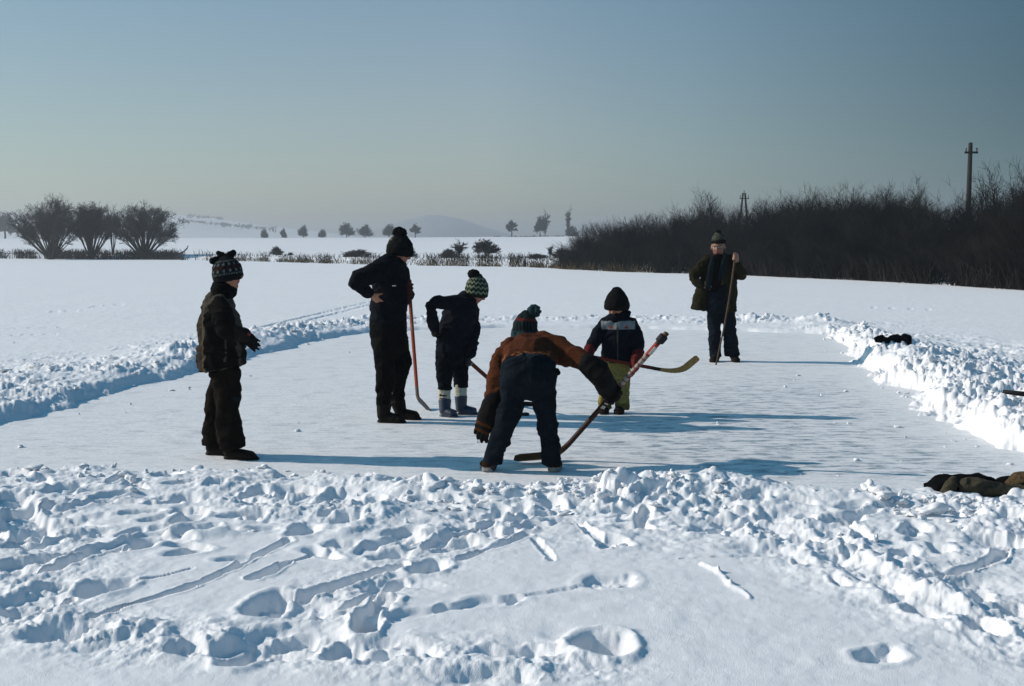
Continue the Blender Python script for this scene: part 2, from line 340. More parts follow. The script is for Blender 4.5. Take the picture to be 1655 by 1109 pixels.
def build_clods():
    rng = np.random.default_rng(4)
    t = (1+5**.5)/2
    iv = np.array([(-1, t, 0), (1, t, 0), (-1, -t, 0), (1, -t, 0), (0, -1, t), (0, 1, t), (0, -1, -t), (0, 1, -t), (t, 0, -1), (t, 0, 1), (-t, 0, -1), (-t, 0, 1)])/math.hypot(1, t)
    fa = [(0, 11, 5), (0, 5, 1), (0, 1, 7), (0, 7, 10), (0, 10, 11), (1, 5, 9), (5, 11, 4), (11, 10, 2), (10, 7, 6), (7, 1, 8), (3, 9, 4), (3, 4, 2), (3, 2, 6), (3, 6, 8), (3, 8, 9), (4, 9, 5), (2, 4, 11), (6, 2, 10), (8, 6, 7), (9, 8, 1)]
    vs = [tuple(v) for v in iv]
    for _ in range(2):
        cache = {}; nf = []
        def mid(a, b):
            k = (min(a, b), max(a, b))
            if k not in cache:
                m = np.add(vs[a], vs[b]); vs.append(tuple(m/np.linalg.norm(m))); cache[k] = len(vs)-1
            return cache[k]
        for a, b, c in fa:
            ab, bc, ca = mid(a, b), mid(b, c), mid(c, a); nf += [(a, ab, ca), (b, bc, ab), (c, ca, bc), (ab, bc, ca)]
        fa = nf
    sv = np.array(vs); sf = np.array(fa)
    C = []
    for (pts, hs, ws), n in zip(BANKS, (560, 100, 760, 760)):
        for _ in range(n):
            s = rng.uniform(0, len(pts)-1); i = int(s); u = s-i
            p = np.array(pts[i])*(1-u)+np.array(pts[i+1])*u; w = np.interp(s, range(len(ws)), ws)
            q = p+rng.normal(0, w*.75, 2)
            if inside(np.array([q[0]]), np.array([q[1]]), RINK)[0] and rng.random() < .8: continue
            if math.hypot(q[0]-2.9, q[1]-7.15) < .6: continue
            if fbm(np.array([q[0]]), np.array([q[1]]), .9, 2, 64)[0] < rng.uniform(-.3, .25): continue
            C.append((q[0], q[1], min(.065, .006+rng.exponential(.011))))
    for _ in range(55):                     # crumbs on the ice and round the trampled edge
        px, py = rng.uniform(0, 1655), rng.uniform(560, 900)
        g = G(px, py); C.append((g[0], g[1], rng.uniform(.006, .02)))
    C = np.array(C); zc = terrain(C[:, 0].copy(), C[:, 1].copy()); zc = np.maximum(zc, 0.0)
    V = []; Fc = []
    for k, (x, y, r) in enumerate(C):
        off = rng.uniform(0, 50, 3); d = 1+1.1*vn3(sv+off, .8, 7)+.55*vn3(sv+off, .35, 8)
        v = sv*d[:, None]*r*rng.uniform(.5, 1.5, 3)*[1, 1, .62]
        V.append(v+np.array([x, y, zc[k]+r*.35])); Fc.append(sf+k*len(sv))
    o = link_mesh('snow_clods', np.concatenate(V), np.concatenate(Fc), M['snow'])
    tag(o, 'loose lumps of shovelled snow strewn along the banks round the rink', 'snow lumps', kind='stuff')
build_clods()

# far hills, each a swell of the land with its own distance
def hill(name, Y, ridge, depth, matl, lumps=0.0):
    xs = np.linspace(ridge[0][0], ridge[-1][0], 120); hy = np.interp(xs, [r[0] for r in ridge], [r[1] for r in ridge])
    k = np.ones(9)/9; hy = np.convolve(np.pad(hy, 4, mode='edge'), k, 'valid')
    prof = [(-1, 0), (-.75, .2), (-.5, .5), (-.25, .82), (0, 1), (.4, .8), (1, 0)]
    V = []
    for dy, hgt in prof:
        for xx, yy in zip(xs, hy):
            p = P(xx, yy, Y); V.append((p[0], Y+dy*depth, -.3+(p[2]+.3)*hgt))
    n = len(xs); f = [(j*n+i, j*n+i+1, (j+1)*n+i+1, (j+1)*n+i) for j in range(len(prof)-1) for i in range(n-1)]
    return tag(link_mesh(name, V, f, matl), kind='structure')
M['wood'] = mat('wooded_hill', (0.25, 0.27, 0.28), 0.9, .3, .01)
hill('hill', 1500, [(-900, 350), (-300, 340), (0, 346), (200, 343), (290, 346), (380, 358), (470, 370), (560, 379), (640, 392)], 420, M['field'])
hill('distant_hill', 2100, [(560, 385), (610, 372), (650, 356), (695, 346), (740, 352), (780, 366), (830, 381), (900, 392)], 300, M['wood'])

def hit(px, py):                              # where a sight line first meets the snow
    Ys = np.linspace(5.5, 33, 1400); r = ray(px, py); t = Ys/r[1]; z = CAMZ+r[2]*t; g = terrain(r[0]*t, Ys.copy())
    i = int(np.argmax(z <= g)); return np.array([r[0]*t[i], Ys[i], g[i]])

# ------------------------------------------------------------------ trees, bushes, reeds
def tubes(lines, sides=3):
    V = []; Fc = []; base = 0
    ang = np.arange(sides)*2*math.pi/sides; ca, sa = np.cos(ang), np.sin(ang)
    for pts, rad in lines:
        pts = np.asarray(pts); n = len(pts)
        tg = np.gradient(pts, axis=0); tg /= np.linalg.norm(tg, axis=1)[:, None]+1e-9
        a = np.cross(tg, np.where(np.abs(tg[:, 2:3]) < .9, [[0, 0, 1.]], [[1., 0, 0]])); a /= np.linalg.norm(a, axis=1)[:, None]+1e-9
        b = np.cross(tg, a); r = np.asarray(rad)[:, None, None]
        V.append((pts[:, None]+r*(a[:, None]*ca[None, :, None]+b[:, None]*sa[None, :, None])).reshape(-1, 3))
        i = np.arange(n-1)[:, None]*sides; k = np.arange(sides)[None]
        q = np.stack([i+k, i+(k+1) % sides, i+sides+(k+1) % sides, i+sides+k], -1).reshape(-1, 4)
        Fc.append(q+base); base += n*sides
    return np.concatenate(V), np.concatenate(Fc)
def grow(rng, out, p, d, L, r, lev, cfg):
    segs = cfg['segs'][lev]; pts = [p]; dirs = []
    for k in range(segs):
        d = d + rng.normal(0, cfg['wob'][lev], 3) + np.array([0, 0, cfg['up'][lev]]); d = d/np.linalg.norm(d)
        p = p + d*L/segs; pts.append(p); dirs.append(d)
    rad = np.linspace(r, r*cfg['taper'][lev], segs+1)
    out[lev].append((pts, rad))
    if lev+1 < len(cfg['segs']):
        n = cfg['n'][lev+1]; n = int(n*rng.uniform(.75, 1.25)+.5)
        for j in range(n):
            t = rng.uniform(cfg['t0'][lev+1], 1.0)*segs; i = min(int(t), segs-1); u = t-i
            q = pts[i]*(1-u)+pts[i+1]*u; dd = dirs[i]
            rv = rng.normal(0, 1, 3); rv -= rv.dot(dd)*dd; rv /= np.linalg.norm(rv)
            a = rng.uniform(*cfg['ang'][lev+1])
            cd = dd*math.cos(a)+rv*math.sin(a)
            grow(rng, out, q, cd, L*cfg['ratio'][lev+1]*rng.uniform(.6, 1.2), max(cfg['rmin'], rad[i]*cfg['rr'][lev+1]), lev+1, cfg)
def woody(seed, stems, Ls, angs, r, cfg, spreadr=0.15, trunk=None, dome=.08):
    rng = np.random.default_rng(seed); out = [[] for _ in cfg['segs']]; b0 = np.zeros(3)
    if trunk:
        h, tr = trunk; out[0].append(([np.zeros(3)-[0, 0, .1], np.array([.02, 0, h*.5]), np.array([0, .02, h])], [tr*1.2, tr, tr*.85])); b0 = np.array([0, 0, h*.93])
    for k in range(stems):
        az = 2*math.pi*(k+rng.uniform(0, .9))/stems*2.6; a = rng.uniform(*angs)
        d = np.array([math.cos(az)*math.sin(a), math.sin(az)*math.sin(a), math.cos(a)])
        p = b0+np.array([d[0], d[1], 0])*spreadr*rng.uniform(.2, 1)*3
        grow(rng, out, p, d, rng.uniform(*Ls)*(1-dome*a*a), r*rng.uniform(.6, 1.1), 0, cfg)
    return out
def tree_from(out, name, loc, label, cat, group, tm, cm, scale=(1, 1, 1), cname='crown', rot=0):
    root = empty(name, loc, label, cat, group)
    v, f = tubes(out[0], 5); v = v*scale; a = link_mesh('trunk', v, f, tm, parent=root)
    v, f = tubes([l for lv in out[1:] for l in lv], 3); b = link_mesh(cname, v*scale, f, cm, parent=root)
    root.rotation_euler.z = rot
    return root
def copy_tree(src, loc, sc, rot, label, group):
    r = src.copy(); COL.objects.link(r); r.location = loc; r.scale = sc; r.rotation_euler = (0, 0, rot)
    r['label'] = label
    if group: r['group'] = group
    elif 'group' in r: del r['group']
    for ch in list(src.children):
        c = ch.copy(); COL.objects.link(c); c.parent = r
    return r

WILLOW = dict(segs=[6, 4, 3, 2], wob=[.035, .09, .15, .2], up=[.015, .05, .03, .0], taper=[.35, .4, .5, .6], n=[0, 10, 8, 4], t0=[0, .45, .3, .2],
              ang=[0, (.15, .6), (.25, .9), (.3, 1.0)], ratio=[0, .27, .5, .6], rr=[0, .5, .55, .7], rmin=.014)
def willow(px, base, top, wpx, Y, seed, stems, angs, label):
    b = P(px, base, Y); zt = P(px, top, Y)[2]; gz = ground_z(b[0], Y); hgt = zt-gz
    out = woody(seed, stems, (hgt*.84, hgt*.93), angs, .10, WILLOW, .12, dome=.24)
    allp = np.concatenate([np.array(l[0]) for lv in out for l in lv])
    sz = hgt/np.percentile(allp[:, 2], 99.6); sx = (wpx/2*Y/F)/np.percentile(np.abs(allp[:, 0]), 98.5)
    return tree_from(out, 'willow_tree', (b[0], Y, gz-.1), label, 'tree', 'bare willows on the far left shore', M['bark'], M['twig'], (sx, sx, sz))
willow(83, 414, 322, 108, 131, 11, 46, (.02, .80), 'largest bare willow with wide fan of stems, leftmost of the shore willows')
willow(147, 413, 330, 78, 133, 12, 34, (.02, .6), 'bare many-stemmed willow in the middle of the clump on the left shore')
willow(182, 412, 332, 34, 135, 13, 9, (.02, .35), 'slender upright bare willow squeezed between two wide willows on the left shore')
willow(233, 414, 332, 98, 131, 14, 42, (.02, .82), 'wide fan-shaped bare willow standing rightmost of the shore willows')

BUSH = dict(segs=[4, 3, 2], wob=[.10, .16, .22], up=[.03, .05, .02], taper=[.4, .4, .5], n=[0, 9, 8], t0=[0, .3, .15],
            ang=[0, (.3, .9), (.4, 1.2)], ratio=[0, .42, .5], rr=[0, .55, .6], rmin=.022)
def fit(out):
    allp = np.concatenate([np.array(l[0]) for lv in out for l in lv])
    return np.percentile(allp[:, 2], 99.7), np.percentile(np.hypot(allp[:, 0], allp[:, 1]), 97)
protos = {'bush': woody(21, 46, (.75, 1.0), (.02, 1.45), .022, BUSH, .03), 'round': woody(22, 44, (.72, .95), (.02, 1.75), .03, BUSH, .02, trunk=(.7, .07)),
          'lolly': woody(23, 36, (.5, .62), (.02, 2.1), .03, BUSH, .02, trunk=(.95, .06)), 'spire': woody(24, 8, (1.0, 1.6), (.0, .22), .04, BUSH, .03)}
made = {}
def small_tree(kind, name, px, base, top, wpx, Y, label, group=None, cat='tree', rot=0.0):
    b = P(px, base, Y); gz = ground_z(b[0], Y)-.05; h = P(px, top, Y)[2]-gz; w = wpx*Y/F/2
    out = protos[kind]; fh, fr = fit(out)
    if (kind, name) not in made:
        made[(kind, name)] = tree_from(out, name, (b[0], Y, gz), label, cat, group, M['bark'], M['twig'])
        o = made[(kind, name)]; o.scale = (w/fr, w/fr, h/fh); o.rotation_euler.z = rot
        return o
    return copy_tree(made[(kind, name)], (b[0], Y, gz), (w/fr, w/fr, h/fh), rot, label, group)
CR = 'small bare trees along the far snowy crest'
small_tree('round', 'far_bush', 427, 380, 371, 12, 428, 'tiny round bush, leftmost of the row on the far snowy crest', CR, 'bush')
small_tree('round', 'far_bush', 458, 380, 370, 11, 428, 'tiny ragged bush second from left on the far snowy crest', CR, 'bush', 1.2)
small_tree('round', 'far_bush', 490, 379, 365, 17, 425, 'broad dark bush third from left on the far snowy crest', CR, 'bush', 2.2)
small_tree('round', 'far_bush', 521, 379, 371, 13, 425, 'very low bush between a dark bush and a rounded tree on the far crest', CR, 'bush', 3.1)
small_tree('round', 'bare_tree', 560, 379, 361, 24, 422, 'rounded dense tree left of the flat wide tree on the far crest', CR, 'tree', .4)
small_tree('round', 'bare_tree', 590, 379, 364, 25, 422, 'flat wide-crowned tree on the far crest, left of the tall youth in black', CR, 'tree', 1.7)
small_tree('round', 'bare_tree', 629, 379, 363, 20, 422, 'rounded tree on the far crest partly behind the black bobble hat', CR, 'tree', 2.9)
small_tree('lolly', 'stemmed_tree', 671, 380, 363, 17, 420, 'small lollipop-shaped tree right of the black bobble hat on the far crest', CR)
small_tree('lolly', 'stemmed_tree', 827, 381, 357, 19, 416, 'lollipop-shaped tree standing alone on the crest above the round shore tree', CR, 'tree', 1.0)
small_tree('round', 'bare_tree', 873, 381, 351, 19, 414, 'dark leaning tree of the close pair on the right of the far crest', CR, 'tree', 4.0)
small_tree('spire', 'tall_tree', 881, 381, 343, 15, 416, 'pale tall slim tree of the close pair on the right of the far crest', CR, 'tree')
small_tree('spire', 'tall_tree', 919, 381, 338, 13, 410, 'thin spire-like tree just left of the dark thicket on the far crest', CR, 'tree', 2.0)
small_tree('bush', 'far_bush', 924, 381, 366, 22, 408, 'low dark bush at the foot of the spire-like tree by the thicket', CR, 'bush', .7)
small_tree('round', 'bare_tree', 8, 378, 345, 40, 420, 'hazy round tree at the left edge behind the willows', CR, 'tree', .9)
SB = 'bushes along the lake shore'
small_tree('bush', 'shore_bush', 447, 420, 399, 20, 123, 'pale round bush on the shore left of the tall youth', SB, 'bush')
small_tree('bush', 'shore_bush', 470, 420, 408, 9, 121, 'tiny dark pointed shrub on the shore beside a pale round bush', SB, 'bush', 1.0)
small_tree('bush', 'shore_bush', 580, 426, 404, 50, 106, 'wide low dark bush on the shore just left of the tall youth', SB, 'bush', 2.0)
small_tree('bush', 'shore_bush', 664, 427, 402, 20, 100, 'shore bush half hidden behind the tall youth in black', SB, 'bush', 2.6)
small_tree('bush', 'shore_bush', 725, 428, 403, 30, 95, 'grey bush on the shore left of the pointed shrub', SB, 'bush', 3.4)
small_tree('spire', 'shore_shrub', 742, 428, 390, 26, 95, 'pointed shrub with a single tall tip on the shore', SB, 'shrub')
small_tree('round', 'shore_tree', 785, 429, 388, 42, 93, 'round-crowned bare tree on the shore above the green patterned hat', SB, 'tree')
small_tree('bush', 'shore_bush', 868, 432, 411, 40, 91, 'low spreading bush on the shore left of the thicket', SB, 'bush', 4.0)
small_tree('spire', 'shore_shrub', 890, 432, 397, 14, 92, 'little spiky shrub rising from low bushes left of the thicket', SB, 'shrub', 1.4)
small_tree('bush', 'shore_bush', 908, 434, 403, 40, 89, 'dark spreading bush at the left foot of the thicket', SB, 'bush', 5.0)

def vary(m, lo, hi):                          # each copy of a bush a little lighter or darker than the next
    n = m.node_tree.nodes; l = m.node_tree.links; oi = n.new('ShaderNodeObjectInfo'); mr = n.new('ShaderNodeMapRange'); mr.inputs[3].default_value = lo; mr.inputs[4].default_value = hi
    l.new(oi.outputs['Random'], mr.inputs[0]); b = n['Principled BSDF']; src = b.inputs['Base Color'].links[0].from_socket
    mx = n.new('ShaderNodeMix'); mx.data_type = 'RGBA'; mx.blend_type = 'MULTIPLY'; mx.inputs[0].default_value = 1; l.new(src, mx.inputs[6]); l.new(mr.outputs[0], mx.inputs[7]); l.new(mx.outputs[2], b.inputs['Base Color'])
vary(M['thicket'], .35, 1.7)
# the thicket on the right shore: single bushes and saplings
THK = dict(segs=[5, 3, 3], wob=[.07, .13, .2], up=[.04, .10, .06], taper=[.35, .4, .4], n=[0, 11, 9], t0=[0, .12, .2],
           ang=[0, (.2, .7), (.25, .9)], ratio=[0, .40, .48], rr=[0, .5, .6], rmin=.0075)
tk = []
for s in range(6):
    out = woody(40+s, 17+s, (.72*4, 4.0), (.02, .55), .028, THK, .22)
    v, f = tubes([l for lv in out for l in lv], 3)
    me = link_mesh('thicket_bush', v, f, M['thicket']); fh, fr = fit(out); tk.append((me, fh, fr))
def copy_bush(k, x, y, z, sc, scz, rot, label, group, name):
    o = tk[k][0].copy(); COL.objects.link(o); o.name = name; o.location = (x, y, z); o.scale = (sc, sc, scz); o.rotation_euler.z = rot
    return tag(o, label, 'bush', group)
TOPX = [900, 925, 960, 1000, 1060, 1105, 1130, 1160, 1200, 1260, 1320, 1400, 1470, 1500, 1540, 1575, 1620, 1660, 1750, 1900]
TOPY = [392, 372, 362, 355, 347, 341, 325, 335, 335, 321, 316, 312, 314, 328, 333, 310, 297, 292, 288, 286]
rng = np.random.default_rng(77)
shx = np.array([p[0] for p in SHORE]); shy = np.array([p[1] for p in SHORE])
def shore_at(px):                            # walk a column of the photo up to the shore line
    r = ray(px, 440); s = r[0]/r[1]
    Ys = np.linspace(20, 160, 2000); d = Ys-np.interp(s*Ys, shx, shy); i = np.argmax(d > 0)
    return Ys[i]
n_b = 0
for row, (off, step, hf) in enumerate([(1.2, 21, .55), (3.0, 25, .78), (5.5, 24, .9), (8.5, 23, 1.0), (12, 25, 1.0)]):
    px = 926+row*6
    while px < 1830:
        q = px+rng.uniform(-7, 7); Y = shore_at(q)+off+rng.uniform(-.8, .8); top = np.interp(q, TOPX, TOPY)
        b = P(q, 430, Y); gz = ground_z(b[0], Y)-.1; zt = P(q, top, Y)[2]
        h = (zt-gz)*hf*rng.uniform(.92, 1.06); k = int(rng.integers(6)); fh, fr = tk[k][1:]
        w = rng.uniform(.95, 1.25)*max(1.0, h*.42)
        copy_bush(k, b[0], Y, gz, w/fr, h/fh, rng.uniform(0, 6.28), 'dark leafless bush in the tangled thicket along the right shore', 'bare bushes of the right shore thicket', 'thicket_bush')
        n_b += 1; px += step*(rng.uniform(.85, 1.2))*(1 if px < 1500 else 1.35)
for me, _, _ in tk: bpy.data.objects.remove(me)
print('thicket bushes', n_b)
SAP = dict(segs=[6, 3, 2], wob=[.05, .12, .2], up=[.04, .12, .1], taper=[.3, .4, .4], n=[0, 16, 7], t0=[0, .3, .25], ang=[0, (.3, .8), (.3, .9)], ratio=[0, .26, .5], rr=[0, .45, .6], rmin=.007)
for (px, top, off, lab, ns) in [(1130, 318, 8, 'tall forked sapling rising above the left part of the thicket behind the man', 3), (1147, 322, 9, 'bare sapling beside the forked one above the thicket', 2), (1296, 320, 10, 'thin straight saplings left of the middle of the thicket top', 3),
        (1375, 308, 9, 'upright sapling on the highest hump of the thicket', 3), (1432, 310, 11, 'slender sapling just right of the highest hump of the thicket', 2), (1485, 310, 10, 'pale slim sapling standing left of the utility pole', 3), (1590, 304, 9, 'sapling close on the right of the tall utility pole', 2), (1618, 292, 8, 'tall dense sapling near the right edge of the thicket', 4), (1645, 290, 8, 'bushy sapling at the right edge of the photo', 4), (1028, 348, 9, 'small sapling above the low left end of the thicket', 2)]:
    Y = shore_at(px)+off; b = P(px, 430, Y); gz = ground_z(b[0], Y)-.1; h = P(px, top, Y)[2]-gz
    out = woody(int(px), ns, (h*.85, h*.98), (.02, .13), .04, SAP, .1)
    tree_from(out, 'sapling', (b[0], Y, gz), lab, 'sapling', 'saplings in the thicket', M['thicket'], M['thicket'])

def blades(name, n, place, hgt, wid, matl, label, cat, seed, lean=.25, flat=False):
    rng = np.random.default_rng(seed); pts = np.array([place(rng) for _ in range(n)]); z = terrain(pts[:, 0].copy(), pts[:, 1].copy())-.03
    h = hgt[0]+(hgt[1]-hgt[0])*rng.random(n)**1.5; a = rng.uniform(0, 6.28, n); w = wid*rng.uniform(.6, 1.3, n)
    le = rng.normal(0, lean, (n, 2))*h[:, None]; wx, wy = np.cos(a)*w/2, np.sin(a)*w/2
    b = np.column_stack([pts, z]); V = np.empty((n, 5, 3))
    V[:, 0] = b-np.column_stack([wx, wy, 0*w]); V[:, 1] = b+np.column_stack([wx, wy, 0*w])
    m = b+np.column_stack([le*.4, h*.6]); V[:, 2] = m+np.column_stack([wx, wy, 0*w])*.7; V[:, 3] = m-np.column_stack([wx, wy, 0*w])*.7
    V[:, 4] = b+np.column_stack([le*(1+.6*rng.random((n, 1))), h*rng.uniform(.75, 1, n)])
    i = np.arange(n)*5; f = np.concatenate([np.column_stack([i, i+1, i+2]), np.column_stack([i, i+2, i+3]), np.column_stack([i+3, i+2, i+4])])
    return tag(link_mesh(name, V.reshape(-1, 3), f, matl), label, cat, kind='stuff')
def along(p0, p1, lo, hi):
    def f(r):
        while True:
            px = r.uniform(p0, p1)
            if vn(np.array([px/17.]), np.array([3.3]), 5)[0]+.5 > r.random()*.75: break
        Y = shore_at(px)+lo+(hi-lo)*r.random()**1.4; b = P(px, 430, Y)
        return b[0], Y
    return f
blades('shore_reeds', 4200, along(330, 960, -.2, 4), (.12, .42), .05, M['reed'], 'dry yellow-brown reeds fringing the far lake shore', 'reeds', 5)
blades('dark_bank_scrub', 5200, along(-60, 345, -.3, 9), (.3, .95), .07, M['earth'], 'dark low scrub on the bank beneath the left willows', 'scrub', 6, .4)
blades('dark_bank_scrub', 2600, along(330, 925, 2, 9), (.2, .7), .05, M['earth'], 'dark weeds behind the reeds on the far shore', 'scrub', 16, .4)
blades('crest_hedge', 500, lambda r: (lambda Y: (P(r.uniform(798, 925), 400, Y)[0], Y))(r.uniform(412, 420)), (.3, .9), .35, M['earth'], 'thin dark hedge line along the right of the far crest', 'hedge', 8, .5)
blades('undergrowth', 26000, along(905, 1900, -.1, 13), (.4, 1.7), .035, M['thicket'], 'dark tangled undergrowth and dead stalks at the foot of the thicket', 'undergrowth', 7, .45)
blades('yellow_reeds', 420, along(905, 1060, -.3, 1.2), (.3, .8), .035, M['reed'], 'sparse yellow reed tufts at the left foot of the thicket', 'reeds', 9, .2)
def hill_hedge(name, line, Y, n, label, seed):
    rng = np.random.default_rng(seed); V = []; Fc = []
    for k in range(n):
        u = rng.random(); px = line[0]+(line[2]-line[0])*u; py = line[1]+(line[3]-line[1])*u
        p = P(px, py, Y+rng.uniform(-25, 0)); h = rng.uniform(1.5, 4); w = rng.uniform(2, 5)
        for _ in range(5):
            c = p+rng.normal(0, 1, 3)*[w*.4, 1, h*.2]; a = rng.normal(0, 1, (3, 3))*[w*.35, .6, h*.35]
            Fc.append((len(V), len(V)+1, len(V)+2)); V += list(c+a)
    return tag(link_mesh(name, V, Fc, M['twig'], smooth=False), label, 'hedge', kind='stuff')
hill_hedge('hill_hedge', (290, 356, 445, 371), 1230, 90, 'faint hazy hedge line sloping down the far left hill', 3)
hill_hedge('hill_hedge', (300, 349, 360, 353), 1380, 25, 'fainter upper hedge line near the top of the far left hill', 4)

# posts, poles, a branch
def solid(lines, sides=8):
    V = []; Fc = []; base = 0
    for ln in lines:
        v, f = tubes([ln], sides); n = len(v)//sides
        V.append(v); Fc += [tuple(int(a)+base for a in q) for q in f]
        Fc.append(tuple(base+k for k in reversed(range(sides)))); Fc.append(tuple(base+(n-1)*sides+k for k in range(sides))); base += len(v)
    return np.concatenate(V), Fc
def box(c, s):
    c = np.array(c, float); s = np.array(s)/2
    v = [c+s*np.array(k) for k in ((-1, -1, -1), (1, -1, -1), (1, 1, -1), (-1, 1, -1), (-1, -1, 1), (1, -1, 1), (1, 1, 1), (-1, 1, 1))]
    return v, [(3, 2, 1, 0), (4, 5, 6, 7), (0, 1, 5, 4), (1, 2, 6, 5), (2, 3, 7, 6), (3, 0, 4, 7)]
M['insul'] = mat('insulator', (.12, .12, .11), .4, .1)
Y = 61; b = P(1565, 340, Y); gz = ground_z(b[0], Y); zt = P(1565, 231, Y)[2]-gz
r = empty('utility_pole', (b[0], Y, gz), 'tall dark wooden utility pole with short crossarm rising from the thicket at right', 'pole')
v, f = solid([([(0, 0, -.4), (0, 0, zt*.5), (.01, 0, zt)], [.145, .13, .10])], 10); link_mesh('pole', v, f, M['pole'], parent=r)
za = P(1565, 247, Y)[2]-gz
v, f = box((0, -.16, za), (.66, .09, .10)); link_mesh('crossarm', v, f, M['pole'], parent=r, smooth=False)
for sx in (-1, 1):
    v, f = solid([([(sx*.27, -.16, za+.05), (sx*.27, -.16, za+.13), (sx*.27, -.16, za+.2), (sx*.27, -.16, za+.24)], [.03, .05, .055, .02])], 8); link_mesh('insulator', v, f, M['insul'], parent=r)
v, f = solid([([(-.02, -.14, zt-.16), (-.04, -.14, zt+.02)], [.05, .04])], 8); link_mesh('top_bracket', v, f, M['pole'], parent=r)
Y = 120; b = P(1202, 345, Y); gz = ground_z(b[0], Y); zt = P(1203, 312, Y)[2]-gz
r = empty('utility_pole', (b[0], Y, gz), 'distant A-shaped double utility pole peeping over the thicket behind the man', 'pole')
for sx in (-1, 1):
    v, f = solid([([(sx*.62, 0, -.3), (sx*.36, 0, zt*.5), (sx*.10, 0, zt)], [.12, .11, .09])], 8); link_mesh('leg', v, f, M['pole'], parent=r)
v, f = box((0, -.17, zt-.55), (.95, .08, .09)); link_mesh('crossarm', v, f, M['pole'], parent=r, smooth=False)
for x_ in (-.4, 0.0, .4):
    zz = zt-.5 if x_ else zt
    v, f = solid([([(x_, -.17 if x_ else 0, zz), (x_, -.17 if x_ else 0, zz+.2), (x_, -.17 if x_ else 0, zz+.32)], [.04, .045, .025])], 6); link_mesh('insulator', v, f, M['insul'], parent=r)
Y = 128; pts = [P(285, 415, Y), P(291, 409, Y-.2), P(297, 407, Y-.2), P(302, 402, Y), P(304, 397, Y)]
pts = np.array(pts); b = pts[0].copy(); pts = pts-b; pts = np.vstack([pts[:1]-[0.2, 0, .35], pts])
v, f = solid([(pts, [.07, .07, .075, .08, .08, .06])], 6); tag(link_mesh('bent_branch', v, f, M['bark'], loc=b), 'short crooked branch sticking up from the shore right of the willows', 'branch')
Y = shore_at(848)+.3; b = P(848, 431, Y); gz = ground_z(b[0], Y); h = P(848, 421, Y)[2]-gz
v, f = solid([([(0, 0, -.2), (.01, 0, h*.5), (-.02, 0, h)], [.13, .12, .11])], 8); tag(link_mesh('wooden_stump', v, f, M['pole'], loc=(b[0], Y, gz)), 'short dark post stump among the reeds on the far shore', 'stump')

# ------------------------------------------------------------------ people: tapered volumes fused into continuous surfaces
def nrm(v): v = np.asarray(v, float); return v/(np.linalg.norm(v)+1e-12)
def loft(pts, ru, rv=None, u=None, cap=(1, 1), sides=18):
    pts = np.asarray(pts, float); n = len(pts); ru = np.asarray(ru, float); rv = ru if rv is None else np.asarray(rv, float)
    tg = np.gradient(pts, axis=0); tg /= np.linalg.norm(tg, axis=1)[:, None]+1e-9
    # resample caps as rounded ends
    P_, A, B, T = [], [], [], []
    def put(p, a, b, t): P_.append(p); A.append(a); B.append(b); T.append(t)
    def ends(i, sgn, c):
        r = min(ru[i], rv[i])*c
        return [(pts[i]+sgn*tg[i]*r*math.sin(k), ru[i]*math.cos(k), rv[i]*math.cos(k), tg[i]) for k in (.45, .85, 1.2, 1.45)]
    if cap[0]:
        for e in reversed(ends(0, -1, cap[0])): put(*e)
    for i in range(n): put(pts[i], ru[i], rv[i], tg[i])
    if cap[1]:
        for e in ends(n-1, 1, cap[1]): put(*e)
    V = []; th = np.arange(sides)*2*math.pi/sides
    prev = None
    for p, a, b, t in zip(P_, A, B, T):
        if u is not None: x = np.array(u, float)
        else:
            x = np.cross(t, [0, 1., 0])
            if np.linalg.norm(x) < .25: x = np.array([1., 0, 0])
        x = x-t*x.dot(t); x = nrm(x)
        if prev is not None and x.dot(prev) < 0: x = -x
        prev = x; y = np.cross(t, x)
        V.append(p+a*np.cos(th)[:, None]*x+b*np.sin(th)[:, None]*y)
    m = len(V); V = np.concatenate(V)
    f = [(j*sides+k, j*sides+(k+1) % sides, (j+1)*sides+(k+1) % sides, (j+1)*sides+k) for j in range(m-1) for k in range(sides)]
    f += [tuple(reversed(range(sides))), tuple((m-1)*sides+k for k in range(sides))]
    return V, f
def ell(c, r, R=None, n=12):
    th = np.linspace(0, math.pi, n+1)[1:-1]; ph = np.arange(2*n)*math.pi/n
    v = np.array([(math.sin(a)*math.cos(b), math.sin(a)*math.sin(b), math.cos(a)) for a in th for b in ph]+[(0, 0, 1), (0, 0, -1)])*np.array(r)
    if R is not None: v = v@np.array(R).T
    m = 2*n; k = len(th)
    f = [(j*m+i, (j+1)*m+i, (j+1)*m+(i+1) % m, j*m+(i+1) % m) for j in range(k-1) for i in range(m)]
    f += [(k*m, i, (i+1) % m) for i in range(m)]+[(k*m+1, (k-1)*m+(i+1) % m, (k-1)*m+i) for i in range(m)]
    return v+np.array(c), f
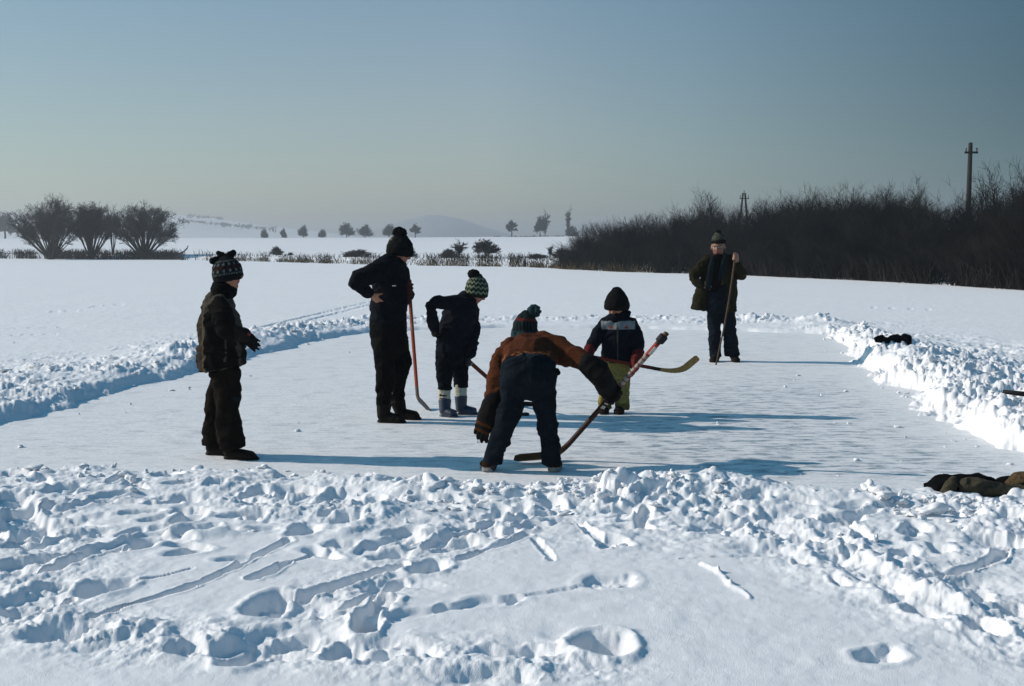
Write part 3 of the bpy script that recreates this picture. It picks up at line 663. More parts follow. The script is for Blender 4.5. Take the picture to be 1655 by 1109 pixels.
def fuse(name, shapes, voxel, matl, base, parent=None, smooth=5, wr=0.0, ws=.12, wstretch=(1, 1, 1), paint=None, floor=None, seed=0, under=None):
    V = []; Fc = []; k = 0
    for v, f in shapes:
        V.append(v); Fc += [tuple(int(a)+k for a in q) for q in f]; k += len(v)
    V = np.concatenate(V)-np.array(base)
    me = bpy.data.meshes.new('t'); me.from_pydata(V.tolist(), [], Fc); t = bpy.data.objects.new('t', me); COL.objects.link(t)
    md = t.modifiers.new('r', 'REMESH'); md.mode = 'VOXEL'; md.voxel_size = voxel
    if smooth:
        ms = t.modifiers.new('s', 'SMOOTH'); ms.factor = .5; ms.iterations = smooth
    dg = bpy.context.evaluated_depsgraph_get(); dg.update()
    out = bpy.data.meshes.new_from_object(t.evaluated_get(dg)); bpy.data.objects.remove(t); bpy.data.meshes.remove(me)
    n = len(out.vertices); co = np.empty(n*3, np.float32); out.vertices.foreach_get('co', co); co = co.reshape(-1, 3).astype(float)
    if under is not None:                      # the body keeps a little clear of the clothes over it
        no = np.empty(n*3, np.float32); out.vertices.foreach_get('normal', no); co -= no.reshape(-1, 3)*(.011*under(co+np.array(base)))[:, None]
    if wr:
        no = np.empty(n*3, np.float32); out.vertices.foreach_get('normal', no); no = no.reshape(-1, 3)
        q = (co+seed*3.1)*np.array(wstretch)
        q = q+np.stack([vn3(q, ws*1.5, seed+3), vn3(q, ws*1.5, seed+4), vn3(q, ws*1.5, seed+6)], 1)*ws*.8
        d = (1-np.abs(vn3(q, ws, seed)*3.0))*.7 + (1-np.abs(vn3(q*np.array([1, 1, 1.6]), ws*.55, seed+1)*3))*.3 - .3
        co += no*(d*wr)[:, None]
    if floor is not None: co[:, 2] = np.maximum(co[:, 2], floor-base[2])
    out.vertices.foreach_set('co', co.astype(np.float32).ravel())
    out.polygons.foreach_set('use_smooth', np.ones(len(out.polygons), bool))
    if paint is not None:
        c = np.ones((n, 4), np.float32); c[:, :3] = paint(co+np.array(base))
        a = out.attributes.new('Col', 'FLOAT_COLOR', 'POINT'); a.data.foreach_set('color', c.ravel())
    out.materials.append(matl); out.name = name
    o = bpy.data.objects.new(name, out); COL.objects.link(o)
    if parent is None: o.location = base
    else: o.parent = parent
    out.update()
    return o
def frame(fwd, up=(0, 0, 1)):
    f = nrm(fwd); s = nrm(np.cross(f, up)); u = np.cross(s, f); return np.column_stack([s, f, u])     # right, forward, up
def head_shapes(c, R, fwd, up=(0, 0, 1)):
    A = frame(fwd, up); q = lambda x, y, z: np.array(c)+A@np.array([x, y, z])*R
    return [ell(q(0, -.12, .22), (.68*R, .80*R, .76*R), A), ell(q(0, .22, -.36), (.52*R, .52*R, .60*R), A), ell(q(0, .52, -.80), (.22*R, .20*R, .18*R), A),
            loft([q(0, .70, .06), q(0, .90, -.18), q(0, .74, -.27)], [.07*R, .13*R, .12*R]), ell(q(0, .64, .16), (.42*R, .14*R, .10*R), A),
            ell(q(.68, -.1, -.08), (.10*R, .17*R, .26*R), A), ell(q(-.68, -.1, -.08), (.10*R, .17*R, .26*R), A), ell(q(.30, .50, -.26), (.2*R, .2*R, .2*R), A), ell(q(-.30, .50, -.26), (.2*R, .2*R, .2*R), A),
            ell(q(0, .66, -.50), (.22*R, .12*R, .09*R), A)]
SKIN = np.array([.30, .14, .085]); SKIN_PALE = np.array([.42, .22, .15])
def face_paint(c, R, fwd, up=(0, 0, 1), skin=SKIN, hair=(.03, .018, .01), hands=()):
    A = frame(fwd, up)
    def f(co):
        p = (co-np.array(c))@A/R; col = np.tile(skin, (len(co), 1)).astype(float)
        hm = (p[:, 2] > .45) | ((p[:, 1] < -.15) & (p[:, 2] > -.35) & (np.abs(p[:, 0]) < .75)); hm &= np.linalg.norm(p, axis=1) < 1.5
        col[hm] = hair
        for s in (-1, 1):
            e = np.hypot((p[:, 0]-s*.28)/.15, (p[:, 2]-.02)/.075); m = (e < 1) & (p[:, 1] > .4); col[m] = (.5, .48, .45)
            e2 = np.hypot((p[:, 0]-s*.28)/.07, (p[:, 2]-.02)/.075); m = (e2 < 1) & (p[:, 1] > .4); col[m] = (.03, .02, .015)
            b = (np.abs(p[:, 0]-s*.28) < .2) & (np.abs(p[:, 2]-.17) < .045) & (p[:, 1] > .4); col[b] = hair
            ck = np.exp(-((p[:, 0]-s*.36)**2+(p[:, 2]+.3)**2)/.04)*(p[:, 1] > .3); col = col*(1-ck[:, None]*.25)+np.array([.38, .10, .07])*ck[:, None]*.25
        m = (np.abs(p[:, 0]) < .22) & (np.abs(p[:, 2]+.5) < .07) & (p[:, 1] > .5); col[m] = (.26, .07, .06)
        under = np.linalg.norm(p, axis=1) > 1.35                         # below the neck: dark underclothes, skin again at bare hands
        for h in hands: under &= np.linalg.norm(co-np.array(h), axis=1) > .135
        col[under] = (.008, .008, .009)
        return col
    return f
def hand(w, d, n, L, curl, side=1, fat=1.0, spread=.06, thumb=.9):
    """palm, four unequal fingers bent at two knuckles, thumb from the side; d = way the hand points, n = the palm's way"""
    d = nrm(d); n = nrm(np.asarray(n)-d*np.dot(n, d)); s = np.cross(d, n)*side; w = np.array(w, float); S = []
    S.append(loft([w-d*.1*L, w+d*.10*L, w+d*.32*L, w+d*.50*L], [.15*L*fat, .18*L*fat, .23*L*fat, .22*L*fat], [.11*L*fat, .10*L*fat, .095*L*fat, .08*L*fat], u=s, cap=(.5, .5)))
    for i, ln in enumerate((.44, .50, .46, .36)):
        b = w+d*(.50-.03*abs(i-1.2))*L+s*(.165-.11*i)*L*fat; ang = 0; p = [b-d*.06*L, b]; dd = d+s*(1.2-i)*spread; dd = nrm(dd)
        for k, fr in enumerate((.45, .31, .24)):
            ang += curl*(.75, 1.0, .8)[k]*(1+.06*i); p.append(p[-1]+(dd*math.cos(ang)+n*math.sin(ang))*ln*L*fr)
        r = .052*L*fat*(1.0, 1.04, 1.0, .88)[i]; S.append(loft(p, [r, r, r*.95, r*.88, r*.74], u=s, sides=10))
    b = w+d*.10*L+s*.15*L*fat; t1 = nrm(d*.65+s*.75+n*.25); t2 = nrm(d*.8+s*.25+n*(.3+thumb*.6)); t3 = nrm(d*.8-s*.1+n*(.4+thumb))
    p = [b, b+t1*.2*L, b+t1*.2*L+t2*.17*L, b+t1*.2*L+t2*.17*L+t3*.13*L]; r = .062*L*fat
    S.append(loft(p, [r*1.2, r*1.05, r*.95, r*.78], u=n, sides=10))
    return S
def shoe_shapes(heel, toe, ankle, w, hgt, top=None, sole_z=None):
    """a boot: heel and toe are ground points; ankle the middle of the shaft"""
    heel, toe, ankle = (np.array(a, float) for a in (heel, toe, ankle)); d = nrm(toe-heel); L = np.linalg.norm(toe-heel); Z = np.array([0, 0, 1.]); s = np.cross(d, Z)
    pts = [heel+d*w*.55+Z*hgt*.42, heel+d*L*.3+Z*hgt*.46, heel+d*L*.55+Z*hgt*.40, heel+d*L*.78+Z*hgt*.33, toe-d*w*.5+Z*hgt*.28]
    S = [loft(pts, [w*.43, w*.46, w*.50, w*.52, w*.42], [hgt*.50, hgt*.50, hgt*.46, hgt*.40, hgt*.30], u=s, cap=(.8, .8))]
    S.append(loft([heel+d*w*.62+Z*hgt*.5, ankle], [w*.50, w*.50] if top is None else [w*.52, top], u=s, cap=(.6, .1)))
    so = .018
    S.append(loft([heel+d*w*.5+Z*so*.5, heel+d*L*.4+Z*so*.5, heel+d*L*.72+Z*so*.5, toe-d*w*.45+Z*so*.5], [w*.47, w*.44, w*.54, w*.46], [so, so, so, so], u=s, cap=(2.2, 2.2)))
    return S
def stick_parts(name, base, top, heel, tip, label, shaft_paint, blade_col, width=.034, thick=.022, bw=.075, group=None, knob=True, tape=(.015, .013, .012), blade_u=None, lie=.0, heel_r=.12):
    """a hockey stick: straight rectangular shaft that bends through a heel into a flat curved blade"""
    top, heel, tip = (np.array(a, float) for a in (top, heel, tip)); base = np.array(base, float)
    root = empty(name, base, label, 'hockey stick', group)
    ax = nrm(heel-top); bd = nrm(tip-heel); nb = nrm(np.cross(ax, bd)); wv = np.cross(nb, ax)          # wide side of the shaft lies in the plane of the blade
    def bar(pts, ws, ts, wvs):
        V = []
        for p, w_, t_, v_ in zip(pts, ws, ts, wvs):
            c = .28
            for a, b in ((1, 1-c), (1-c, 1), (-(1-c), 1), (-1, 1-c), (-1, -(1-c)), (-(1-c), -1), (1-c, -1), (1, -(1-c))): V.append(p-base+v_*a*w_/2+nb*b*t_/2)
        m = len(pts); f = [(j*8+k, j*8+(k+1) % 8, (j+1)*8+(k+1) % 8, (j+1)*8+k) for j in range(m-1) for k in range(8)]
        return np.array(V), f+[tuple(reversed(range(8))), tuple((m-1)*8+k for k in range(8))]
    L = np.linalg.norm(heel-top); N = 160; s0 = heel-ax*heel_r
    T = np.linspace(0, 1, N); pts = [top*(1-t)+s0*t for t in T]
    v, f = bar(pts, [width]*N, [thick]*N, [wv]*N)
    o = link_mesh('shaft', v, f, M['painted'], parent=root, smooth=False)
    c = np.ones((len(v), 4), np.float32)
    c[:, :3] = np.repeat(np.array([shaft_paint(t*np.linalg.norm(s0-top), np.linalg.norm(s0-top)) for t in T]), 8, 0)
    a = o.data.attributes.new('Col', 'FLOAT_COLOR', 'POINT'); a.data.foreach_set('color', c.ravel())
    # blade: quadratic bend round the heel then straight, a slight curve sideways
    bl = np.linalg.norm(tip-heel); e0 = heel+bd*heel_r*.55; pts = []; ws = []; ts = []; wvs = []
    for t in np.linspace(0, 1, 8):
        p = (1-t)**2*s0+2*t*(1-t)*heel+t*t*e0; pts.append(p); dv = nrm((1-t)*(heel-s0)+t*(e0-heel)); wvs.append(np.cross(nb, dv)); ws.append(width*(1-t)+bw*t); ts.append(thick*(1-t)+.011*t)
    for t in np.linspace(0, 1, 9)[1:]:
        pts.append(e0+(tip-e0)*t+nb*.018*t*t); wvs.append(np.cross(nb, bd)); ws.append(bw*(1-.06*t) if t < .97 else bw*.6); ts.append(.011-.004*t)
    v, f = bar(pts, ws, ts, wvs); o = link_mesh('blade', v, f, M['painted'], parent=root, smooth=False)
    c = np.ones((len(v), 4), np.float32); n = len(v)//8
    for j in range(n): c[j*8:(j+1)*8, :3] = np.array(blade_col(j/(n-1)))
    a = o.data.attributes.new('Col', 'FLOAT_COLOR', 'POINT'); a.data.foreach_set('color', c.ravel())
    if knob:
        S = [loft([top-base+ax*(knob-.022), top-base+ax*(knob+.022)], [width*.92]*2, [width*.85]*2, u=wv, cap=(.4, .4))]
        v, f = S[0]; link_mesh('tape_knob', v, f, M['black'], parent=root)
    return root, ax, wv, nb, L
def letters(root, base, start, along, across, normal, txt, size, colour_mat, name='lettering', gap=1.0):
    """block letters as thin raised strokes on a shaft, read along it"""
    ST = {'A': [(0, 0, .5, 1), (.5, 1, 1, 0), (.25, .4, .75, .4)], 'R': [(0, 0, 0, 1), (0, 1, .8, 1), (.8, 1, .8, .5), (.8, .5, 0, .5), (.3, .5, .9, 0)], 'T': [(.5, 0, .5, 1), (0, 1, 1, 1)],
          'I': [(.5, 0, .5, 1)], 'S': [(0, .05, .9, .05), (.9, .05, .9, .5), (.9, .5, .1, .5), (.1, .5, .1, .95), (.1, .95, 1, .95)], '8': [(.1, 0, .9, 0), (.9, 0, .9, 1), (.9, 1, .1, 1), (.1, 1, .1, 0), (.1, .5, .9, .5)],
          'H': [(0, 0, 0, 1), (1, 0, 1, 1), (0, .5, 1, .5)], 'E': [(0, 0, 0, 1), (0, 0, 1, 0), (0, .5, .8, .5), (0, 1, 1, 1)], 'O': [(.1, 0, .9, 0), (.9, 0, .9, 1), (.9, 1, .1, 1), (.1, 1, .1, 0)], 'K': [(0, 0, 0, 1), (0, .5, .9, 1), (.2, .6, .9, 0)], 'Y': [(.5, 0, .5, .5), (.5, .5, 0, 1), (.5, .5, 1, 1)], 'C': [(.9, 0, .1, 0), (.1, 0, .1, 1), (.1, 1, .9, 1)]}
    V = []; Fc = []; x0 = 0.0; sz = size; w = size*.12
    for ch in txt:
        for a, b, c, d in ST.get(ch, []):
            p = np.array([a*.7*sz+x0, b*sz-.5*sz]); q = np.array([c*.7*sz+x0, d*sz-.5*sz]); t = nrm(q-p); nn = np.array([-t[1], t[0]])*w; p = p-t*w*.8; q = q+t*w*.8
            k = len(V)
            for r_ in (p-nn, q-nn, q+nn, p+nn):
                for h in (-.001, .0012): V.append(start-base+along*r_[0]+across*r_[1]+normal*h)
            Fc += [(k, k+2, k+4, k+6), (k+7, k+5, k+3, k+1), (k, k+1, k+3, k+2), (k+2, k+3, k+5, k+4), (k+4, k+5, k+7, k+6), (k+6, k+7, k+1, k)]
        x0 += sz*(.7*gap+.25)
    return link_mesh(name, V, Fc, colour_mat, parent=root, smooth=False)

M['skin'] = mat('skin', (1, 1, 1), .55, .08, 40, 0, attr=True, spec=.35)
M['painted'] = mat('painted_wood', (1, 1, 1), .6, .18, 40, .08, attr=True, spec=.12)
M['cloth'] = mat('patterned_cloth', (1, 1, 1), .9, .22, 45, .5, 220, attr=True, spec=.05)
M['knit'] = mat('knitted_wool', (1, 1, 1), .95, .3, 90, .9, 190, attr=True, spec=.08)
M['black'] = mat('black_tape', (.008, .008, .009), .7, .2, 60, .3)
M['white'] = mat('white_print', (.62, .60, .56), .6, .2, 80)
M['navy'] = mat('navy_cloth', (0.0037, 0.0050, 0.0085), .9, .3, 40, .5, 200, spec=.05)
M['denim'] = mat('dark_denim', (0.0050, 0.0085, 0.0135), .9, .3, 60, .5, 300, spec=.05)
M['blackcloth'] = mat('black_cloth', (0.0030, 0.0032, 0.0037), .92, .3, 40, .5, 220, spec=.05)
M['brownpants'] = mat('brown_trousers', (0.0065, 0.0047, 0.0035), .9, .3, 40, .5, 220, spec=.05)
M['leather'] = mat('dark_leather', (.007, .0045, .003), .7, .3, 25, .35, 120, spec=.1)
M['glove'] = mat('black_glove', (.005, .0045, .0045), .8, .25, 40, .4, 150, spec=.08)
M['rubber'] = mat('blue_rubber', (.011, .024, .050), .45, .2, 12, .1, spec=.45)

class Fig:
    """a person standing at a photo point; J(x, y, away) gives a joint from photo coordinates and its distance in front of / behind the body's plane"""
    def __init__(s, px, py):
        s.base = G(px, py); s.Y = s.base[1]; s.k = P(1, py-60, s.Y)[0]-P(0, py-60, s.Y)[0]      # metres per photo pixel
    def J(s, px, py, dy=0.0): return P(px, py, s.Y+dy)
    def L(s, rows, **kw):                  # rows: (px, py, away, half width px[, half depth px])
        pts = [s.J(*r[:3]) for r in rows]; ru = [r[3]*s.k for r in rows]; rv = [(r[4] if len(r) > 4 else r[3])*s.k for r in rows]
        return loft(pts, ru, rv, **kw)
    def E(s, px, py, dy, rx, ry, rz=None): return ell(s.J(px, py, dy), (rx*s.k, (rz or rx)*s.k, ry*s.k))
def torso_body(f, rows): return [f.L(rows, u=(1, 0, 0))]
def covered(hc, R, hands=()):
    def f(co):
        u = sstep(1.35, 1.7, np.linalg.norm(co-np.array(hc), axis=1)/R)
        for h in hands: u = u*sstep(.12, .15, np.linalg.norm(co-np.array(h), axis=1))
        return u*sstep(.05, .12, co[:, 2])
    return f

# ---- boy at left, in profile, brown jacket and patterned hat
def person_left():
    f = Fig(372, 738); k = f.k; fw = (.97, -.12, -.06); hc = f.J(368, 441, 0); R = 26*k
    body = head_shapes(hc, R, fw) + [f.L([(364, 455, 0, 11), (360, 480, 0, 12)]), f.L([(358, 486, 0, 18, 30), (357, 530, 0, 22, 30), (361, 590, 0, 20, 30)], u=(1, 0, 0)),
        f.L([(358, 492, -.15, 10), (366, 536, -.19, 8), (391, 541, -.10, 6)]), f.L([(360, 492, .15, 10), (372, 536, .19, 8), (391, 541, .06, 6)]),
        f.L([(362, 590, -.08, 17), (364, 652, -.09, 12), (366, 722, -.09, 8)]), f.L([(358, 590, .08, 17), (350, 652, .09, 12), (344, 718, .09, 8)]),
        *hand(f.J(391, 541, -.10), (.8, .1, -.5), (0, 1, -.3), .15, .3, -1), *hand(f.J(391, 541, .06), (.8, -.1, -.5), (0, -1, -.3), .15, .3, 1),
        f.L([(366, 716, -.09, 8), (372, 733, -.09, 7), (402, 738, -.09, 6)]), f.L([(344, 714, .09, 8), (348, 727, .09, 7), (370, 731, .09, 6)])]
    p = fuse('person', body, .007, M['skin'], f.base, paint=face_paint(hc, R, fw), floor=.004, under=covered(hc, R))
    tag(p, 'child in brown quilted jacket and patterned hat standing in profile at far left', 'person')
    # jacket
    jk = [f.L([(359, 474, 0, 15, 15), (357, 481, 0, 22, 26), (356, 490, 0, 26, 38), (355, 506, 0, 29.5, 42), (355, 530, 0, 34.5, 42), (356.5, 560, 0, 37.5, 42), (359, 588, 0, 39, 42), (360, 593, 0, 39.5, 42)], u=(1, 0, 0), cap=(.5, .1)),
          f.L([(356, 490, -.13, 16), (360, 512, -.20, 16.5), (366, 531, -.215, 16), (378, 541, -.19, 14), (386, 542, -.14, 12), (394, 542, -.11, 11)]),
          f.L([(358, 490, .13, 16), (364, 512, .2, 16), (372, 534, .2, 15), (385, 542, .11, 12), (393, 542, .08, 11)])]
    def jp(co):
        c = np.tile(np.array([.032, .025, .019]), (len(co), 1)); xs = (co[:, 0]-f.J(336, 540)[0])/k; zz = co[:, 2]; y = co[:, 1]-f.Y
        front = xs > 0; c[front] = (.050, .044, .035)
        sl = (y < -.165) | ((y < -.1) & (xs > 38)); c[sl] = (.004, .0035, .0035)
        pipe = (np.abs(xs) < 1.3) & (y < .1); c[pipe] = (.075, .06, .03)
        for h in np.arange(.62, 1.2, .075): c[(np.abs(zz-h) < .0035) & (xs < 0)] *= .45
        c[xs > 56] = (.012, .010, .009)
        return c
    fuse('jacket', jk, .008, M['cloth'], f.base, p, 3, 0.016, .10, (1, 1, 1.6), paint=jp, seed=1)
    fuse('scarf', [f.L([(361, 460, 0, 17, 20), (360, 468, 0, 19, 23), (360, 477, 0, 20, 24)], u=(1, 0, 0), cap=(.4, .4)), f.L([(350, 459, 0, 6, 14), (348, 470, 0, 7, 18)], cap=(.6, .6)), f.L([(377, 466, 0, 7, 12), (373, 474, 0, 9, 12)], cap=(.6, .6))], .006, M['blackcloth'], f.base, p, 4, .006, .05)
    # trousers, flared
    fuse('trousers', [f.L([(363, 585, 0, 25, 34), (362, 606, 0, 25, 32)], u=(1, 0, 0), cap=(.3, .3)),
        f.L([(366, 600, -.07, 21, 20), (367, 630, -.085, 21, 18), (368, 648, -.09, 20.5, 18), (367, 668, -.09, 19, 17), (371, 700, -.09, 21, 19), (375, 724, -.09, 22.5, 20)], u=(1, 0, 0), cap=(.3, .05)),
        f.L([(358, 600, .07, 20, 20), (352, 640, .085, 18, 18), (347, 680, .09, 17, 17), (344, 719, .09, 18, 18)], u=(1, 0, 0), cap=(.3, .05))], .008, M['brownpants'], f.base, p, 3, 0.018, .09, (1, 1, .8), seed=2)
    v, fc = box(f.J(382, 645, -.175)-f.base, (.045, .004, .028)); link_mesh('knee_patch', v, fc, M['denim'], parent=p, smooth=False)
    for hl, to, an, dy in (((360, 742), (422, 742), (370, 718), -.09), ((331, 733), (383, 733), (344, 714), .09)):
        a = f.J(hl[0], 738, dy); b = f.J(to[0], 738, dy); a[2] = b[2] = 0; b[1] -= .05
        fuse('shoe', shoe_shapes(a, b, f.J(an[0], an[1], dy), .095, .085), .006, M['leather'], f.base, p, 3, floor=.004)
    # gloves
    fuse('glove', hand(f.J(392, 541, -.10), (.75, .05, -.62), (0, 1, -.2), .165, .35, -1, 1.22)+[f.L([(386, 542, -.13, 8), (396, 542, -.10, 8.5)])], .005, M['glove'], f.base, p, 3)
    fuse('glove', hand(f.J(391, 541, .06), (.8, -.1, -.4), (0, -1, -.3), .165, .6, 1, 1.2)+[f.L([(386, 541, .09, 8), (396, 541, .07, 8.5)])], .005, M['glove'], f.base, p, 3)
    v, fc = ell(f.J(402, 540, -.145)-f.base, (.014, .006, .012)); 
    link_mesh('glove_badge', v, fc, M['red'], parent=p)
    # hat
    up = nrm([-.16, 0, 1]); hb = f.J(369.5, 452.5, 0)
    hs = [loft([hb+up*h*k for h in (0, 4, 12, 22, 31, 36)], [r*k for r in (23, 24.5, 25, 23.5, 17, 9)], [r*k for r in (21, 22, 22.5, 21, 15, 8)], u=(1, 0, .16), cap=(.15, .5))]
    def hp(co):
        q = (co-hb)/k; h = q@up; th = np.arctan2(q[:, 1], q[:, 0]+h*.1)*24
        c = np.tile(np.array([.007, .008, .009]), (len(co), 1))
        c[(np.abs(h-20) < 4) & (np.abs(((th+3) % 11)-5.5) < 2.6)] = (.035, .010, .006)
        for h0 in (9.5, 30): c[(np.abs(h-h0) < 1.2) & ((th % 4.4) < 2.4)] = (.09, .12, .11)
        for h0, o in ((14.5, 0), (25, 0)): c[(np.hypot(h-h0, ((th+o) % 11)-5.5) < 2.3)] = (.10, .13, .14)
        return c
    fuse('hat', hs, .0055, M['knit'], f.base, p, 3, .004, .03, paint=hp)
    fuse('hat_bow', [f.L([(366, 418, 0, 5), (352, 420, -.01, 6), (344, 422, -.02, 5.5)]), f.L([(366, 418, 0, 5), (358, 412, 0, 5), (353, 409, 0, 4)]), f.L([(364, 418, 0, 6), (373, 412, 0, 6.5), (377, 408.5, 0, 5)])], .005, M['blackcloth'], f.base, p, 3, .004, .03)

# ---- tall youth in black leaning on his stick
def person_tall():
    f = Fig(636, 680); k = f.k; fw = (.86, -.22, -.42); hc = f.J(645, 404, 0); R = 24*k
    up = nrm([.12, 0, 1])
    body = head_shapes(hc, R, fw, up) + [f.L([(641, 418, 0, 11), (636, 440, 0, 13)]), f.L([(634, 444, 0, 18, 28), (628, 490, 0, 20, 26), (629, 525, 0, 22, 28)], u=(1, 0, 0)),
        f.L([(618, 436, -.13, 10), (577, 453, -.24, 8), (600, 476, -.17, 6)]), f.L([(645, 440, .13, 9), (655, 480, .17, 8), (662, 470, .02, 6)]),
        *hand(f.J(600, 476, -.17), (.62, .25, -.6), (.5, .6, .1), .17, .25, 1), f.L([(661, 474, .04, 6), (661, 464, .02, 7)]),
        f.L([(624, 525, -.07, 16), (622, 600, -.09, 11), (620, 660, -.08, 8), (628, 674, -.08, 7), (645, 678, -.08, 6)]), f.L([(640, 525, .08, 16), (648, 595, .07, 11), (643, 655, .1, 8), (650, 667, .1, 7), (668, 670, .1, 6)])]
    p = fuse('person', body, .007, M['skin'], f.base, paint=face_paint(hc, R, fw, up, hands=[f.J(608, 484, -.14)]), floor=.004, under=covered(hc, R, hands=[f.J(608, 484, -.14)]))
    tag(p, 'tall youth all in black, hand on hip, leaning on an upright hockey stick', 'person')
    fuse('jacket', [f.L([(641, 417, 0, 14, 16), (637, 426, 0, 21, 30), (633, 442, 0, 25.5, 36), (630, 462, 0, 28, 34), (628, 490, 0, 29.5, 31), (627, 512, 0, 29.5, 31), (627, 519, 0, 28.5, 31)], u=(1, 0, 0), cap=(.4, .2)),
        f.L([(628, 428, -.10, 17), (612, 437, -.18, 18), (592, 446, -.23, 15.5), (577, 452, -.25, 13.5), (572, 457, -.25, 10), (584, 466, -.215, 10), (598, 475, -.175, 8.5)]),
        f.L([(645, 438, .12, 15), (652, 462, .17, 13), (656, 480, .15, 12), (660, 476, .06, 9)])], .008, M['navy'], f.base, p, 3, 0.016, .10, (1, 1, 1.3), seed=3)
    v, fc = box(f.J(637, 462, -.205)-f.base, (.03, .004, .008)); link_mesh('chest_badge', v, fc, M['white'], parent=p, smooth=False)
    fuse('trousers', [f.L([(627, 506, 0, 27.5, 28), (627, 530, 0, 30, 30), (629, 552, 0, 29, 29), (632, 566, 0, 26, 27)], u=(1, 0, 0), cap=(.3, .5)),
        f.L([(622, 550, -.06, 19.5), (621.5, 575, -.08, 16.5), (623, 600, -.09, 15.5), (621, 625, -.09, 14), (620.5, 645, -.09, 12), (621, 657, -.09, 11.5)], cap=(.3, .1)),
        f.L([(642, 550, .06, 19), (648, 572, .06, 16.5), (650, 588, .05, 15), (647, 605, .06, 13), (644, 630, .09, 10.5), (642, 654, .1, 11)], cap=(.3, .1))], .008, M['blackcloth'], f.base, p, 3, 0.014, .09, seed=4)
    for hl, to, an, dy in ((608, 659, (621, 652), -.085), (637, 683, (643, 648), .10)):
        a = f.J(hl, 680, dy); b = f.J(to, 680, dy); a[2] = b[2] = 0; b[1] -= .06
        fuse('boot', shoe_shapes(a, b, f.J(an[0], an[1], dy), .10, .10, 12.5*k), .006, M['leather'], f.base, p, 3, .004, .06, floor=.004)
    gl = []
    for j, (yy, rr) in enumerate(((460, 6.0), (465, 6.6), (470, 6.4), (475, 5.6))):        # four fingers closed round the stick
        c = f.J(661, yy, .0); q = [c+np.array([math.cos(a)*.030, math.sin(a)*.030, -.004*j]) for a in np.linspace(2.4, -2.0, 9)]
        gl.append(loft(q, [.0125]*9, sides=10))
    gl += [f.L([(656, 476, .05, 8), (656, 466, .035, 9), (657, 459, .025, 7)]), f.L([(654, 470, .0, 4.5), (657, 460, -.015, 4.2), (662, 455, -.02, 3.6)]), f.L([(658, 485, .05, 8), (657, 474, .045, 8.5)])]
    fuse('glove', gl, .005, M['redglove'], f.base, p, 2)
    hb = f.J(645.5, 411, 0)
    fuse('hat', [loft([hb+up*h*k for h in (0, 5, 12, 20, 27, 32)], [r*k for r in (21.5, 22, 21.5, 18.5, 13, 7)], [r*k for r in (20, 20.5, 20, 17, 12, 7)], u=(1, 0, -.12), cap=(.2, .5))], .0055, M['blackknit'], f.base, p, 3, .005, .03)
    fuse('pompom', [f.E(646, 376, 0, 11, 8.5)], .005, M['blackknit'], f.base, p, 2, .014, .02)
    h = f.J(674, 641, .02); h[2] = .055; tp = G(706, 668); tp[2] = .03
    top = f.J(660.5, 455, .0)
    def sp(d, L):
        if d > L-.09: return (.09, .07, .05)
        if .28 < d < .55 and int(d*90) % 3: return (.26, .10, .06)
        return (.24, .035, .010)
    h = P(675, 644, G(690, 660)[1]); tip = P(701, 668, G(690, 664)[1]-.02); h[2] = max(h[2], .045); heel_r = .065
    r, ax, wv, nb, L = stick_parts('hockey_stick', G(675, 660), top, h, tip, 'red hockey stick with grey blade, standing upright under the tall youth\'s hand', sp, lambda t: (.09, .07, .05) if t < .3 else (.030, .036, .042), knob=False, width=.036, bw=.07, heel_r=.065)

